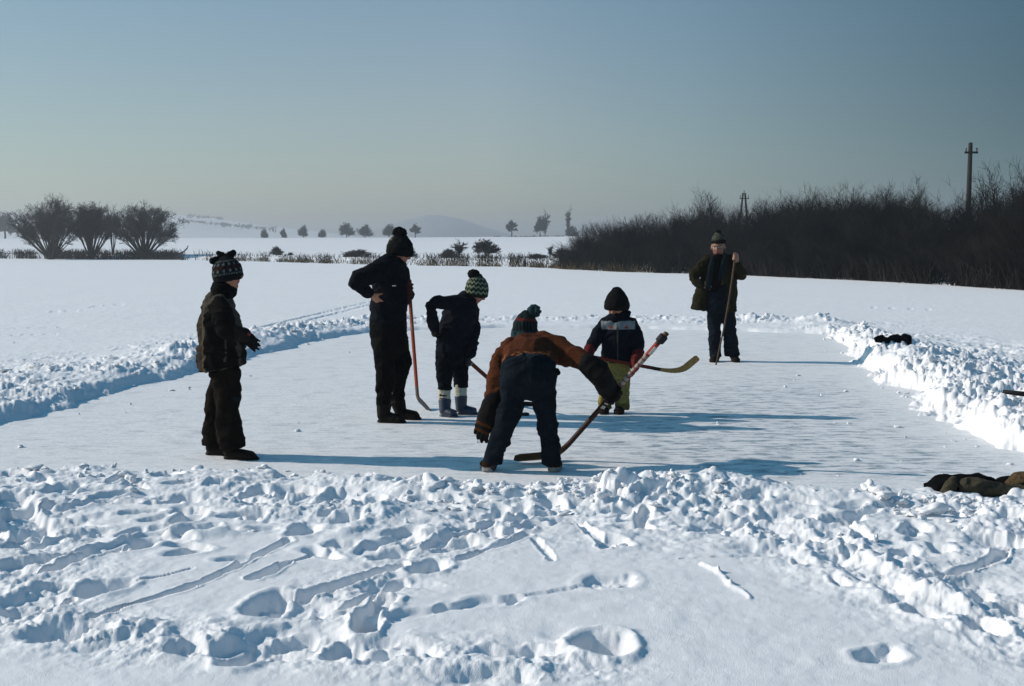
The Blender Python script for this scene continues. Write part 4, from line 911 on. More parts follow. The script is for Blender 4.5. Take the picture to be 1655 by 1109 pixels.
# ---- boy bending over, green patterned hat, white socks
def person_bending():
    f = Fig(732, 671); k = f.k; fw = (.78, -.32, -.55); hc = f.J(769, 469, 0); R = 22*k; up = nrm([.12, 0, 1])
    body = head_shapes(hc, R, fw, up) + [f.L([(762, 478, 0, 10), (752, 492, 0, 12)]), f.L([(750, 492, 0, 18, 26), (738, 520, 0, 18, 24), (728, 566, 0, 19, 26)], u=(1, 0, 0)),
        f.L([(720, 490, -.13, 8), (695, 491, -.2, 6.5), (699, 530, -.14, 5)]), f.L([(764, 505, .10, 8), (764, 545, .03, 7), (757, 578, -.05, 5.5)]), f.L([(757, 578, -.05, 6), (757, 588, -.06, 7)]), f.L([(699, 530, -.14, 6), (702, 540, -.13, 7)]),
        f.L([(719, 566, -.05, 13), (718, 600, -.05, 10), (719, 650, -.04, 7), (722, 664, -.04, 6), (734, 669, -.06, 5)]), f.L([(743, 566, .06, 13), (745, 600, .05, 9), (745, 645, .06, 7), (750, 659, .06, 6), (766, 663, .04, 5)])]
    p = fuse('person', body, .007, M['skin'], f.base, paint=face_paint(hc, R, fw, up), floor=.004, under=covered(hc, R))
    tag(p, 'bending boy in navy tracksuit, white socks and green patterned bobble hat', 'person')
    def jp(co):
        c = np.tile(np.array([.005, .007, .012]), (len(co), 1)); y = co[:, 1]-f.Y; q = (co-f.J(0, 0))[:, [0, 2]]/k
        e0 = f.J(722, 481, -.19); e1 = f.J(690, 487, -.25); e2 = f.J(699, 522, -.2)
        d = np.minimum(segd(co, f.J(755, 481, -.12), e1), segd(co, e1, e2)); band = (d > .025) & (d < .034) & (y < -.1); c[(d < .02) & (y < -.13)] = (.035, .035, .014); c[(d < .007) & (y < -.13)] = (.008, .01, .014)
        return c
    fuse('jacket', [f.L([(763, 476, 0, 11, 13), (757, 484, 0, 18, 26), (749, 496, 0, 24, 34), (742, 514, 0, 28, 32), (735, 536, 0, 26.5, 29), (730, 556, 0, 24.5, 28), (729, 568, 0, 23.5, 28)], u=(1, 0, 0), cap=(.4, .2)),
        f.L([(750, 488, -.09, 13), (725, 489, -.17, 12), (704, 489, -.23, 9.5), (696, 491, -.24, 9), (696, 505, -.215, 9), (700, 522, -.165, 8.5), (702, 533, -.14, 8)]),
        f.L([(758, 495, .10, 14), (764, 515, .10, 13), (764, 545, .04, 11.5), (759, 572, -.04, 9.5)])], .0075, M['cloth'], f.base, p, 3, 0.016, .09, (1, 1, 1.3), paint=jp, seed=6)
    fuse('trousers', [f.L([(729, 558, 0, 24.5, 27), (729, 578, 0, 25, 27)], u=(1, 0, 0), cap=(.3, .5)),
        f.L([(718, 574, -.05, 15.5), (718, 598, -.05, 13.5), (718.5, 615, -.05, 12), (719, 629, -.05, 11.2)], cap=(.3, .1)), f.L([(741, 574, .05, 16), (744, 598, .05, 13), (745, 612, .06, 11.5), (745, 625, .06, 11)], cap=(.3, .1))], .0075, M['navy'], f.base, p, 3, 0.013, .08, seed=7)
    def sk1(co):
        c = np.tile(np.array([.42, .42, .33]), (len(co), 1)); z0 = f.J(0, 640)[2]; q = (co[:, 2]-z0)/k; x = (co[:, 0]-f.J(717, 640)[0])/k
        c[(np.abs(q+x*.05) < 4.5) & (np.abs(x) < 6) & (np.abs(q) > 1.2)] = (.03, .028, .02); return c
    fuse('sock', [f.L([(718.5, 626, -.05, 10.2), (718.5, 650, -.05, 9.6)], cap=(.3, .3))], .005, M['cloth'], f.base, p, 2, .004, .03, paint=sk1)
    fuse('sock', [f.L([(744.5, 621, .06, 10.2), (745, 646, .06, 9.6)], cap=(.3, .3))], .005, M['cloth'], f.base, p, 2, .004, .03, paint=lambda co: np.tile(np.array([.40, .41, .33]), (len(co), 1)))
    for hl, to, an, dy, ty in ((710, 741, (719, 646), -.05, -.10), (735, 774, (745, 640), .06, -.04)):
        a = f.J(hl, 671, dy); b = f.J(to, 671, dy); a[2] = b[2] = 0; b[1] += ty
        fuse('rubber_boot', shoe_shapes(a, b, f.J(an[0], an[1], dy), .095, .09, 10.6*k), .006, M['rubber'], f.base, p, 3, floor=.004)
    fuse('glove', hand(f.J(702, 531, -.145), (.15, .2, -1), (.9, .3, 0), .14, .9, 1, 1.25), .005, M['glove'], f.base, p, 2)
    st0 = f.J(706, 538, -.12); bt = G(828, 657); shaft_end = P(843, 652, bt[1]-.01)
    ax = nrm(shaft_end-st0); hp_ = st0+ax*np.linalg.norm(f.J(757, 588, -.06)-st0)
    gl = [loft([hp_+np.array([0, .03, .045]), hp_+np.array([0, .02, .01]), hp_+np.array([.01, .02, -.03])], [.042, .044, .036])]
    n1 = nrm(np.cross(ax, [0, 1, 0])); n2 = np.cross(ax, n1)
    for j in range(4):
        c = hp_+ax*(-.036+.024*j); gl.append(loft([c+(n1*math.cos(a)+n2*math.sin(a))*.030 for a in np.linspace(-2.6, 1.6, 9)], [.0125]*9, sides=10))
    gl.append(loft([hp_-ax*.05+n1*.03, hp_-ax*.03-n2*.035, hp_+ax*.0-n2*.036], [.014, .013, .011]))
    fuse('glove', gl, .005, M['glove'], f.base, p, 2)
    hb = f.J(769.5, 478, 0)
    def hp2(co):
        q = (co-hb)/k; h = q@up; th = np.arctan2(q[:, 1], q[:, 0])*18; c = np.tile(np.array([.020, .034, .024]), (len(co), 1))
        zig = np.abs(((th % 8)-4))*1.0
        for h0 in (6, 14, 21, 28): c[np.abs(h-h0-zig*.9+1.8) < 1.15] = (.22, .26, .17)
        c[h < 2.5] = (.010, .012, .010)
        return c
    fuse('hat', [loft([hb+up*h*k for h in (0, 4, 12, 21, 28, 33)], [r*k for r in (18.5, 19, 19, 17, 12, 6)], [r*k for r in (17.5, 18, 18, 16, 11, 6)], u=(1, 0, -.12), cap=(.2, .5))], .005, M['knit'], f.base, p, 3, .004, .03, paint=hp2)
    fuse('pompom', [f.E(765.5, 443.5, 0, 9.5, 7.5)], .005, M['blackknit'], f.base, p, 2, .012, .02)
    def sp(d, L):
        if .3 < d < .52 and int(d*80) % 3 == 1: return (.22, .16, .14)
        return (.10, .022, .012)
    stick_parts('hockey_stick', G(840, 657), st0, P(838, 655, bt[1]), P(863, 653.5, bt[1]+.05), 'dark red hockey stick slanting down from the bending boy\'s gloves towards the puck', sp, lambda t: (.012, .012, .012), knob=False, width=.034, heel_r=.07)
def segd(co, a, b):
    d = b-a; t = np.clip((co-a)@d/d.dot(d), 0, 1); return np.linalg.norm(co-a-t[:, None]*d, axis=1)

# ---- player in the centre seen from behind, bent low, brown sweater
def person_player():
    f = Fig(842, 762); k = f.k; fw = (-.10, .93, -.35); hc = f.J(846, 535, .60); R = 25*k; up = nrm([.15, .3, 1])
    body = head_shapes(hc, R, fw, up) + [loft([f.J(853, 606, .02), f.J(855, 588, .15), f.J(857, 574, .32), f.J(856, 567, .44)], [33*k, 34*k, 36*k, 30*k], [14*k, 14*k, 18*k, 17*k], u=(1, 0, 0)), loft([f.J(855, 562, .44), f.J(848, 548, .56)], [14*k, 12*k]),
        loft([f.J(822, 566, .42), f.J(806, 612, .26), f.J(792, 655, .08)], [12*k, 10*k, 8*k]), loft([f.J(888, 560, .42), f.J(935, 582, .24), f.J(962, 597, .10)], [12*k, 10*k, 8*k]),
        *hand(f.J(790, 668, .06), (-.3, -.1, -1), (.2, .9, 0), .16, .3, 1), loft([f.J(962, 597, .1), f.J(990, 612, .14)], [7*k, 6*k]),
        f.L([(853, 596, 0, 34, 28), (853, 622, 0, 36, 28)], u=(1, 0, 0)), f.L([(832, 625, 0, 17), (820, 680, -.03, 13), (800, 735, 0, 10), (794, 754, 0, 9)]), f.L([(876, 625, 0, 17), (884, 685, -.03, 12), (891, 735, 0, 10), (894, 752, 0, 9)])]
    p = fuse('person', body, .007, M['skin'], f.base, paint=face_paint(hc, R, fw, up), floor=.004, under=covered(hc, R))
    tag(p, 'child in rust-brown sweater seen from behind, bending low with legs apart', 'person')
    sw = np.array([.070, .021, .008])
    def swp(co):
        c = np.tile(sw, (len(co), 1)); rib = np.sin(co[:, 1]*210+co[:, 0]*60+co[:, 2]*190); c = c*(1+.18*rib[:, None]); return c
    S = [loft([f.J(855, 589, .075), f.J(855, 583, .14), f.J(857, 573, .26), f.J(858, 568, .38), f.J(856, 565, .48)], [44*k, 45*k, 45*k, 43*k, 34*k], [17.5*k, 22.5*k, 28*k, 30*k, 24*k], u=(1, 0, 0), cap=(.2, .8)),
         loft([f.J(828, 562, .40), f.J(812, 585, .36), f.J(804, 615, .26), f.J(799, 645, .14), f.J(797, 660, .09)], [19*k, 19*k, 17*k, 15*k, 13*k]),
         loft([f.J(880, 556, .42), f.J(903, 566, .36), f.J(930, 578, .25), f.J(946, 587, .17), f.J(956, 593, .13)], [22*k, 22*k, 19*k, 16*k, 13*k])]
    fuse('sweater', S, .0075, M['knit'], f.base, p, 3, 0.019, .11, (1, .7, 1), paint=swp, seed=9)
    def shp(co):
        c = np.tile(np.array([.16, .045, .012]), (len(co), 1)); w, r = worley(co[:, 0]*1.0, co[:, 2]*1.0+co[:, 1]*.5, .022, 6); c[w < .30] = (.20, .10, .035); c[(w > .55)] = (.06, .02, .012); return c
    fuse('shirt', [loft([f.J(854, 599, -.005), f.J(854, 588, .06), f.J(855, 581, .15), f.J(856, 575, .22)], [42*k, 43*k, 42*k, 40*k], [25*k, 18.5*k, 17*k, 18*k], u=(1, 0, 0), cap=(.1, .1))], .006, M['cloth'], f.base, p, 2, .010, .05, paint=shp)
    fuse('trousers', [loft([f.J(854, 590, .035), f.J(854, 596, .0), f.J(853, 615, -.03), f.J(853, 632, -.01)], [43*k, 44.5*k, 46*k, 43*k], [24*k, 31*k, 33*k, 26*k], u=(1, 0, 0), cap=(.2, .5)),
        f.L([(831, 626, 0, 22), (827, 648, -.02, 20), (820, 676, -.03, 18.5), (811, 705, -.01, 16.5), (801, 732, 0, 14.5), (797, 748, 0, 14)], cap=(.3, .1)),
        f.L([(876, 626, 0, 22), (880, 650, -.02, 18.5), (884, 680, -.03, 16.5), (888, 710, -.01, 15.5), (891, 735, 0, 14.5), (892, 749, 0, 14.5)], cap=(.3, .1))], .008, M['denim'], f.base, p, 3, 0.019, .10, seed=10)
    fuse('belt_pouch', [f.L([(899, 599, -.03, 5, 4), (902, 603, -.03, 4.5, 4)])], .005, M['blackcloth'], f.base, p, 2)
    for hx, tx, ay in ((790, 786, 742), (895, 898, 742)):
        a = f.J(hx, 762, -.05); b = f.J(tx, 762, .17); a[2] = b[2] = 0
        o = fuse('shoe', shoe_shapes(a, b, f.J(hx+(6 if hx < 850 else -1), ay, .01), .098, .085, 12*k), .006, M['cloth'], f.base, p, 3, floor=.004,
             paint=lambda co: np.where((co[:, 2] < .032)[:, None], np.array([[.22, .22, .21]]), np.array([[.022, .012, .006]])))
    # padded hockey gloves
    def gp(c0, d, w0):
        def q(co):
            t = (co-c0)@nrm(d); c = np.tile(np.array([.008, .0075, .0075]), (len(co), 1))
            for a in (.105, .15): c[np.abs(t-a) < .010] = (.06, .022, .008)
            return c
        return q
    wl = f.J(793, 664, .06); dl = f.J(775, 705, .03)-wl
    fuse('hockey_glove', [loft([f.J(797, 652, .09), f.J(792, 668, .06), f.J(787, 680, .05)], [17.5*k, 18.5*k, 17*k])]+hand(wl+dl*.28, dl, (.35, .9, .1), .185, .42, 1, 1.42, .05), .006, M['cloth'], f.base, p, 3, .006, .06, paint=gp(wl, dl, 0))
    top = f.J(1078, 538, .12); he = G(908, 744); he = P(906, 741, he[1]); tip = P(833, 743, G(833, 751)[1]); he[2] = max(he[2], .05)
    ax = nrm(he-top)
    t = (f.J(1000, 0)[0]-top[0])/(he[0]-top[0]); hp_ = top+(he-top)*t
    wr = f.J(964, 597, .10); dr = hp_-wr
    gl = [loft([f.J(951, 589, .14), wr+dr*.1, wr+dr*.45], [17.5*k, 20.5*k, 18*k]), loft([wr+dr*.35, wr+dr*.7+np.array([0, .02, -.01]), hp_+np.array([.015, .045, -.015])], [18*k, 17.5*k, 14*k], [17*k, 14*k, 11*k])]
    n1 = nrm(np.cross(ax, [0, 1, 0])); n2 = np.cross(ax, n1)
    if n1[2] < 0: n1, n2 = -n1, -n2
    for j in range(4):
        c = hp_+ax*(-.045+.031*j)+np.array([0, .004, 0]); gl.append(loft([c+(n1*math.cos(a)+np.array([0, 1., 0])*math.sin(a))*(.036+.004*(j in (1, 2))) for a in np.linspace(.3, 4.3, 10)], [.0165]*10, sides=10))
    gl.append(loft([wr+dr*.7+n1*.05, hp_-ax*.065+n1*.03+np.array([0, .01, 0]), hp_-ax*.07-n1*.005-np.array([0, .03, 0])], [.02, .018, .015]))
    fuse('hockey_glove', gl, .006, M['glove'], f.base, p, 3, .006, .06)
    hb = f.J(848, 543, .60); hu = nrm(np.array([.06, .0, 1]))
    def hp2(co):
        q = (co-hb)/k; h = q@hu; th = np.arctan2(q[:, 1], q[:, 0]); c = np.tile(np.array([.012, .028, .030]), (len(co), 1)); c[(np.floor(th*7) % 2 == 0)] = (.006, .010, .011)
        c[h < 9] = (.022, .045, .050); c[np.abs(h-29) < 2.4] = (.10, .018, .015); return c
    fuse('hat', [loft([hb+hu*h*k for h in (-6, 0, 8, 11, 24, 34, 41)], [r*k for r in (23.5, 24, 24, 22.5, 21, 15, 7)], u=(1, 0, 0), cap=(.2, .5))], .0055, M['knit'], f.base, p, 3, .005, .03, paint=hp2)
    fuse('pompom', [f.E(863, 503, .60, 11.5, 10)], .005, M['tealknit'], f.base, p, 2, .016, .022)
    def sp(d, L):
        if d < .05: return (.07, .035, .015)
        if .10 < d < .21: return (.25, .028, .012)
        if .21 < d < .50: return (.26, .22, .19) if int(d*75) % 3 else (.14, .05, .04)
        if .50 < d < .86: return (.045, .015, .012)
        return (.035, .014, .010)
    L0 = np.linalg.norm(he-top)
    r, ax, wv, nb, L = stick_parts('hockey_stick', G(905, 750), top, he, tip, 'long red hockey stick with white lettering held by the child in brown', sp, lambda t: (.085, .05, .022) if t > .2 else (.04, .016, .010), knob=.055, width=.036, thick=.024, bw=.072)
    nn = nb if nb[1] < 0 else -nb; al = ax; ac = wv if np.dot(np.cross(al, wv), nn) > 0 else -wv
    base = G(905, 750)
    letters(r, base, top+al*.125+nn*.0132, al, ac, nn, '888', .026, M['white'], gap=.9)
    letters(r, base, top+al*.545+nn*.0132, al, ac, nn, 'ARTIS', .030, M['white'], gap=1.25)
    letters(r, base, top+al*.30+nn*.0132, al, ac, nn, 'HOKEY', .026, M['redprint'], gap=.9)

# ---- small child facing us, yellow-green trousers
def person_small():
    f = Fig(994, 668); k = f.k; fw = (-.42, -.78, -.42); hc = f.J(996, 494, 0); R = 20.5*k
    body = head_shapes(hc, R, fw) + [f.L([(997, 506, 0, 9), (997, 520, 0, 11)]), f.L([(998, 522, 0, 19, 15), (997, 560, 0, 20, 15), (994, 590, 0, 20, 15)], u=(1, 0, 0)),
        f.L([(977, 524, 0, 8), (962, 548, -.03, 7), (953, 566, -.09, 5.5)]), f.L([(1021, 524, 0, 8), (1030, 550, -.02, 7), (1030, 572, -.09, 5.5)]), f.L([(953, 566, -.09, 6), (951, 574, -.12, 7)]), f.L([(1030, 572, -.09, 6), (1028, 588, -.12, 7)]),
        f.L([(982, 590, 0, 12), (979, 625, 0, 9), (978, 655, 0, 7)]), f.L([(1005, 590, 0, 12), (1005, 625, 0, 9), (1003, 655, 0, 7)]), f.L([(978, 655, 0, 7), (976, 664, -.06, 6)]), f.L([(1003, 655, 0, 7), (1000, 664, -.06, 6)])]
    p = fuse('person', body, .006, M['skin'], f.base, paint=face_paint(hc, R, fw), floor=.004, under=covered(hc, R))
    tag(p, 'smallest child, in navy jacket with pale yoke and yellow-green trousers', 'person')
    def jp(co):
        c = np.tile(np.array([.005, .007, .012]), (len(co), 1)); z = co[:, 2]; q = (z-f.J(0, 531)[2])/k; x = (co[:, 0]-f.J(998, 540)[0])/k; y = co[:, 1]-f.Y
        yk = (q > 0) & (q < 13) & (np.abs(x) < 27.5) & (y < .03); c[yk] = (.17, .19, .20)
        for s in (-12, 13):
            d = np.abs(x-s)/4+np.abs(q-3)/3; c[yk & (d < 1)] = (.20, .04, .02)
        c[(np.abs(x+q*.02+2) < .9) & (q < 12) & (y < 0)] = (.07, .075, .05)
        return c
    fuse('jacket', [f.L([(998, 508, 0, 13, 13), (998, 514, 0, 22, 17), (998, 521, 0, 26, 20), (997.5, 540, 0, 25, 21), (997, 565, 0, 25, 21), (997, 584, 0, 25.5, 21)], u=(1, 0, 0), cap=(.4, .1)),
        f.L([(981, 521, 0, 11), (969, 537, -.01, 11.5), (960, 553, -.04, 10.5), (954, 564, -.08, 9)], cap=(.5, .2)), f.L([(1018, 521, 0, 11), (1027, 538, 0, 11), (1031, 556, -.03, 10.5), (1031, 571, -.08, 9.5)], cap=(.5, .2)),
        f.L([(998, 511, .05, 19, 12), (1000, 514, .06, 22, 12)], u=(1, 0, 0), cap=(.5, .5))], .007, M['cloth'], f.base, p, 3, 0.011, .07, paint=jp, seed=12)
    fuse('scarf', [f.L([(996, 514, -.02, 13, 12), (996, 519, -.02, 15, 14)], u=(1, 0, 0), cap=(.5, .5))], .006, M['blackcloth'], f.base, p, 3, .006, .04)
    def tp(co):
        c = np.tile(np.array([.23, .185, .055]), (len(co), 1)); q = (co[:, 2]-f.J(0, 650)[2])/k; c[(q < 0)] *= .55; return c
    fuse('trousers', [f.L([(995, 580, 0, 24, 20), (995, 606, 0, 25, 20)], u=(1, 0, 0), cap=(.3, .4)),
        f.L([(981.5, 600, 0, 13), (978.5, 632, 0, 10.6), (977.5, 659, 0, 10.8)], cap=(.4, .1)), f.L([(1005.5, 600, 0, 13), (1005.5, 632, 0, 11.2), (1005, 661, 0, 11.4)], cap=(.4, .1))], .007, M['cloth'], f.base, p, 3, 0.016, .08, paint=tp, seed=13)
    for cx, tx in ((979, 974), (1004, 998)):
        a = f.J(cx, 668, .05); b = f.J(tx, 668, -.12); a[2] = b[2] = 0
        fuse('boot', shoe_shapes(a, b, f.J(cx, 654, 0), .088, .085, 10*k), .006, M['leather'], f.base, p, 3, floor=.004)
    a0 = f.J(942, 574, -.13); he = P(1098, 603, f.Y-.16); tip = P(1128, 577, f.Y-.17)
    ax = nrm(he-a0)
    for (mx, wr) in ((951, f.J(953, 564, -.085)), (1027, f.J(1031, 571, -.085))):
        t = (f.J(mx, 0)[0]-a0[0])/(he[0]-a0[0]); h = a0+(he-a0)*t
        S = [loft([wr, wr*.5+h*.5+np.array([0, -.005, .0]), h+np.array([0, .022, .0])], [9.5*k, 9.5*k, 8.5*k])]
        S.append(loft([h+np.array([0, math.cos(a)*.034, math.sin(a)*.034]) for a in np.linspace(-.4, 3.9, 10)][::-1], [.020]*10, [.034]*10, u=ax))            # mitten wrapped over the stick
        S.append(loft([h+ax*.035+np.array([0, .03, .03]), h+ax*.03+np.array([0, -.01, .036]), h+ax*.02+np.array([0, -.036, .01])], [.014, .014, .012]))
        fuse('mitten', S, .005, M['redmitten'], f.base, p, 3)
    hb = f.J(997, 498, 0); up = nrm([0, .05, 1])
    fuse('hat', [loft([hb+up*h*k for h in (-1, 4, 10, 19, 26, 30)], [r*k for r in (20.5, 21, 20, 16.5, 12, 8)], u=(1, 0, 0), cap=(.2, .5))], .0055, M['blackknit'], f.base, p, 3, .004, .03)
    def sp(d, L): return (.12, .018, .010) if d < L-.08 else (.02, .015, .012)
    stick_parts('hockey_stick', f.base+np.array([.1, -.14, 0]), a0, he, tip, 'short red hockey stick with pale wooden blade held level by the smallest child', sp, lambda t: (.30, .185, .065), knob=False, width=.03, thick=.02, bw=.062, heel_r=.17)

# ---- man in open olive parka with a long staff
def person_man():
    f = Fig(1166, 584); k = f.k; fw = (-.30, -.92, -.12); hc = f.J(1160.5, 399, 0); R = 15.5*k; up = nrm([-.08, 0, 1])
    body = head_shapes(hc, R, fw, up) + [f.L([(1162, 409, 0, 7), (1163, 422, 0, 8)]), f.L([(1163, 424, 0, 18, 11), (1162, 450, 0, 15, 11), (1162, 480, 0, 16, 11)], u=(1, 0, 0)),
        f.L([(1144, 423, 0, 6), (1121, 444, .0, 5), (1134, 460, -.12, 3.6)]), f.L([(1183, 423, 0, 6), (1199, 446, -.03, 5), (1190, 424, -.17, 3.6)]),
        *hand(f.J(1134, 460, -.12), (.9, -.1, -.25), (.2, .9, -.2), .17, .25, 1),
        f.L([(1153, 482, 0, 9), (1154, 530, 0, 7), (1156, 572, 0, 5)]), f.L([(1175, 482, 0, 9), (1180, 530, 0, 7), (1184, 574, 0, 5)]), f.L([(1156, 572, 0, 5), (1154, 582, -.1, 4)]), f.L([(1184, 574, 0, 5), (1187, 583, -.1, 4)])]
    s0 = f.J(1189, 408, -.21); s1 = G(1157, 590)
    ax = nrm(s1-s0); n1 = np.array([1., 0, 0])-ax*ax[0]; n1 = nrm(n1); n2 = np.cross(ax, n1)
    hp_ = f.J(1188, 416, -.205)
    body.append(loft([f.J(1190, 426, -.17), hp_+np.array([.022, .03, -.01]), hp_+np.array([.02, .025, .03])], [.032, .036, .03]))
    for j in range(4):
        c = hp_+ax*(-.034+.022*j); body.append(loft([c+(n1*math.cos(a)+np.array([0, -1., 0])*math.sin(a))*.024 for a in np.linspace(-.7, 3.6, 10)], [.0105]*10, sides=10))
    body.append(loft([hp_+np.array([.02, .0, .045]), hp_+np.array([.0, -.02, .055]), hp_+np.array([-.02, -.018, .05])], [.012, .011, .0095]))
    p = fuse('person', body, .0065, M['skin'], f.base, None, 4, paint=face_paint(hc, R, fw, up, SKIN_PALE*.5, hands=[f.J(1141, 462, -.12), f.J(1188, 416, -.2)]), floor=.004, under=covered(hc, R, hands=[f.J(1141, 462, -.12), f.J(1188, 416, -.2)]))
    tag(p, 'man in open olive parka and long scarf leaning on a thin staff', 'person')
    S = [f.L([(1163, 410, .02, 9, 9), (1163, 415, .02, 18, 13), (1163, 421, .02, 24, 16), (1163, 436, .02, 25, 18), (1162, 452, .02, 24, 17), (1163, 462, .03, 25, 14)], u=(1, 0, 0), cap=(.4, .1)),
         f.L([(1146, 421, .01, 10), (1134, 432, .01, 10.5), (1122, 443, 0, 9.5), (1121, 449, -.02, 8.5), (1127, 456, -.07, 7.5), (1133, 460, -.11, 6.5)]),
         f.L([(1181, 421, .01, 10), (1191, 435, -.01, 10), (1199, 446, -.04, 8.8), (1196, 440, -.10, 7.5), (1191, 428, -.155, 6.5)]),
         f.L([(1147, 446, .03, 13, 14), (1139, 464, .05, 11.5, 14), (1133, 482, .06, 12.5, 15), (1130, 500, .06, 13.5, 15)], u=(1, 0, 0), cap=(.3, .1)), f.L([(1163, 455, .09, 24, 6), (1160, 480, .10, 28, 6), (1158, 500, .10, 29, 6)], u=(1, 0, 0), cap=(.3, .1)),
         f.L([(1178, 450, .0, 13, 13), (1177, 475, .0, 14, 14), (1177, 503, .0, 14.5, 15)], u=(1, 0, 0), cap=(.3, .1))]
    def cp_(co):
        c = np.tile(np.array([.014, .0125, .006]), (len(co), 1)); x = (co[:, 0]-f.J(1164.5, 480)[0])/k; z = co[:, 2]
        c[(np.abs(x) < .9) & (z < f.J(0, 452)[2]) & (co[:, 1] < f.Y)] = (.05, .045, .022); return c
    fuse('parka', S, .008, M['cloth'], f.base, p, 3, 0.019, .12, (1, 1, 1.2), paint=cp_, seed=15)
    fuse('sweater', [f.L([(1161, 414, -.06, 8, 8), (1159, 430, -.085, 11, 8), (1155, 452, -.08, 12, 9), (1153, 470, -.05, 11, 10)], u=(1, 0, 0), cap=(.4, .2))], .007, M['blackcloth'], f.base, p, 3, .005, .05)
    fuse('scarf', [f.L([(1164, 413, .02, 9.5, 9), (1164, 418, .02, 14, 12)], u=(1, 0, 0), cap=(.4, .4)), f.L([(1153, 416, -.10, 4, 3), (1149, 432, -.155, 4.5, 3), (1146, 455, -.155, 5, 3), (1144, 466, -.14, 4.5, 3)]), f.L([(1174, 413, -.09, 5, 3), (1170, 428, -.155, 5, 3), (1164, 449, -.16, 4.5, 3)])], .006, M['tealcloth'], f.base, p, 3, .006, .05)
    fuse('trousers', [f.L([(1160, 464, 0, 19, 14), (1163, 486, 0, 22, 15), (1164, 502, 0, 22, 14)], u=(1, 0, 0), cap=(.3, .4)),
        f.L([(1154, 498, 0, 12), (1155, 530, 0, 10.5), (1155, 552, 0, 10), (1157, 577, 0, 9.3)], cap=(.4, .1)), f.L([(1176, 498, 0, 12), (1179, 530, 0, 10.5), (1181, 552, 0, 11), (1183, 575, .0, 12.2)], cap=(.4, .1))], .008, M['denim'], f.base, p, 3, 0.016, .09, seed=16)
    for hx, tx in ((1158, 1151), (1186, 1191)):
        a = f.J(hx, 584, .06); b = f.J(tx, 584, -.20); a[2] = b[2] = 0
        fuse('shoe', shoe_shapes(a, b, f.J(hx, 572, 0), .105, .09, 8*k), .007, M['leather'], f.base, p, 3, floor=.004)
    hb = f.J(1161.5, 392, 0)
    def hp2(co):
        q = (co-hb)/k; h = q@up; w, r = worley(co[:, 0]*1.3, co[:, 2], .02, 8); c = np.tile(np.array([.034, .038, .025]), (len(co), 1)); c[r > .6] = (.06, .066, .05); c[h < 3.8] = (.006, .006, .006); return c
    fuse('hat', [loft([hb+up*h*k for h in (-1, 3, 4, 9, 13, 16)], [r*k for r in (12.2, 12.4, 11.6, 10, 7, 3.5)], u=(1, 0, 0), cap=(.2, .5))], .006, M['knit'], f.base, p, 2, .004, .03, paint=hp2)
    fuse('pompom', [f.E(1161, 376, 0, 4.6, 3.6)], .006, M['blackknit'], f.base, p, 1, .010, .02)
    b0 = s1.copy(); n = 12
    ln = [s0*(1-t)+s1*t+np.array([.022*math.sin(t*math.pi), 0, 0]) for t in np.linspace(0, 1, n)]
    v, fc = solid([([q-b0 for q in ln], list(np.linspace(.013, .010, n)))], 8)
    tag(link_mesh('wooden_staff', v, fc, M['staff'], loc=b0), 'long thin brown wooden staff held upright by the man in the parka', 'staff')

M['red'] = mat('red_badge', (.16, .02, .015), .7, .2, 40)
M['redprint'] = mat('red_print', (.18, .02, .015), .6, .2, 80)
M['redglove'] = mat('dark_red_glove', (.045, .012, .009), .8, .4, 30, .4, 150, spec=.15)
M['redmitten'] = mat('red_mitten', (.09, .012, .012), .9, .35, 40, .6, 160, spec=.1)
M['blackknit'] = mat('black_wool', (.006, .0065, .007), .95, .35, 80, .9, 150, spec=.06)
M['tealknit'] = mat('teal_wool', (.022, .045, .050), .95, .35, 80, .9, 150, spec=.06)
M['tealcloth'] = mat('teal_scarf_wool', (.005, .011, .014), .95, .3, 60, .7, 150, spec=.08)
M['staff'] = mat('brown_wood', (.055, .032, .015), .7, .35, 20, .2)
person_left(); person_tall(); person_bending(); person_player(); person_small(); person_man()

# ---- puck, clothes and sticks left lying
c = G(849, 672); v, fc = loft([(0, 0, .0135), (0, 0, .0265)], [.036, .036], u=(1, 0, 0), cap=(.25, .25), sides=28)
tag(link_mesh('hockey_puck', v, fc, M['black'], loc=(c[0], c[1], -.006)), 'small black puck on the ice behind the bent player\'s legs', 'puck')

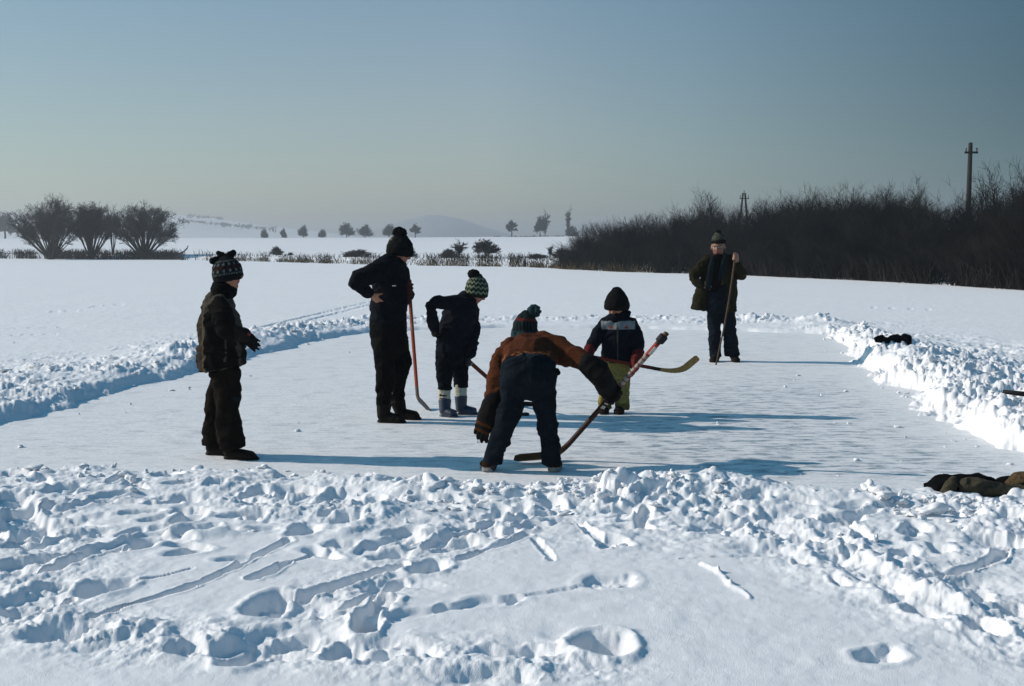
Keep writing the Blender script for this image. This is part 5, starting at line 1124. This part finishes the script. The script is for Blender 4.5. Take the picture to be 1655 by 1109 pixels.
M['olive'] = mat('olive_coat_cloth', (.050, .044, .029), .92, .35, 35, .7, 130, spec=.1)
M['fur'] = mat('brown_fur', (.075, .052, .028), .95, .5, 60, 1.0, 110, spec=.08)
def coat():
    Y = G(1575, 806)[1]; k = Y/F; base = np.array([P(1575, 800, Y)[0], Y, ground_z(P(1575, 800, Y)[0], Y)])
    J = lambda x, y, d=0.0: P(x, y, Y+d)
    L = lambda rows, **kw: loft([J(*r[:3]) for r in rows], [r[3]*k for r in rows], [(r[4] if len(r) > 4 else r[3])*k for r in rows], **kw)
    root = empty('dropped_coat', base, 'crumpled black and olive coat lying on the snow bank at the lower right edge', 'coat')
    fuse('lining', [L([(1496, 783, .06, 4, 8), (1508, 788, .05, 15, 26), (1528, 788, .04, 20, 34), (1548, 788, .05, 21, 34), (1572, 789, .08, 20, 36), (1600, 793, .10, 17, 36), (1640, 797, .10, 14, 34), (1700, 797, .10, 14, 30)]),
                    L([(1514, 776, .06, 6, 14), (1521, 772, .07, 5, 12)]), L([(1568, 776, .12, 8, 22), (1585, 774, .14, 8, 22), (1606, 782, .14, 7, 20)]), L([(1618, 782, .14, 6, 20), (1634, 776, .16, 8, 22)])], .008, M['blackcloth'], base, root, 2, .014, .08, seed=20)
    fuse('sleeve', [L([(1527, 803, -.07, 11, 9), (1533, 793, -.075, 12, 9), (1538, 783, -.06, 10, 9), (1541, 778, -.04, 8, 8)])], .007, M['olive'], base, root, 3, .008, .06, seed=21)
    fuse('back_panel', [L([(1559, 785, -.05, 13, 15), (1578, 787, -.06, 15, 17), (1605, 791, -.05, 13, 18), (1640, 796, -.05, 12, 20), (1700, 798, -.05, 13, 20)])], .008, M['olive'], base, root, 3, .012, .08, seed=22)
    fuse('fur_collar', [L([(1632, 783, .05, 5, 14), (1645, 777, .06, 12, 22), (1665, 775, .06, 15, 26), (1700, 778, .06, 14, 24)])], .008, M['fur'], base, root, 1, .012, .03, seed=23)
coat()
def bundle():
    Y = hit(1442, 555)[1]+.04; print('bundle', Y); k = Y/F; J = lambda a, b, d=0.0: P(a, b, Y+d); base = J(1442, 552)
    L = lambda rows, **kw: loft([J(*r[:3]) for r in rows], [r[3]*k for r in rows], **kw)
    o = fuse('dropped_clothes', [L([(1412, 548, 0, 1.5), (1420, 546, 0, 3.6), (1426, 545, 0, 4), (1434, 549, 0, 3), (1443, 546, .02, 4.5), (1450, 545, .02, 5), (1458, 549, 0, 3.5), (1465, 548, -.02, 5), (1470, 550, -.02, 4)]), L([(1462, 545, 0, 5.5), (1468, 546.5, .02, 5.5)]), L([(1416, 551, 0, 2.5), (1470, 554, 0, 4)])], .008, M['blackcloth'], base, None, 2, .012, .08, seed=25)
    tag(o, 'black crumpled clothes lying along the top of the snow bank right of the man', 'clothes')
bundle()
Y = hit(1630, 637)[1]-.4; print('stick', Y); a = P(1621, 633, Y); b = P(1655, 637, Y-.02); e = P(1770, 648, Y-.05); base = a.copy()
v, fc = solid([([a-base, b-base, e-base], [.017, .021, .022])], 8); tag(link_mesh('dark_stick', v, fc, M['black'], loc=base), 'thin dark stick lying on the snow bank at the right edge', 'stick')

# ------------------------------------------------------------------ the winter air
def haze():
    v, f = box((0, 1400, 24.3), (6400, 3600, 51.4)); m = bpy.data.materials.new('haze'); m.use_nodes = True; n = m.node_tree.nodes; n.clear()
    o = n.new('ShaderNodeOutputMaterial'); pv = n.new('ShaderNodeVolumePrincipled'); pv.inputs['Color'].default_value = (.82, .90, 1.0, 1)
    pv.inputs['Density'].default_value = .0008; pv.inputs['Anisotropy'].default_value = .35; m.node_tree.links.new(pv.outputs[0], o.inputs['Volume'])
    tag(link_mesh('haze', v, f, m, smooth=False), 'pale winter haze over the lake and far fields', 'haze', kind='stuff')
haze()
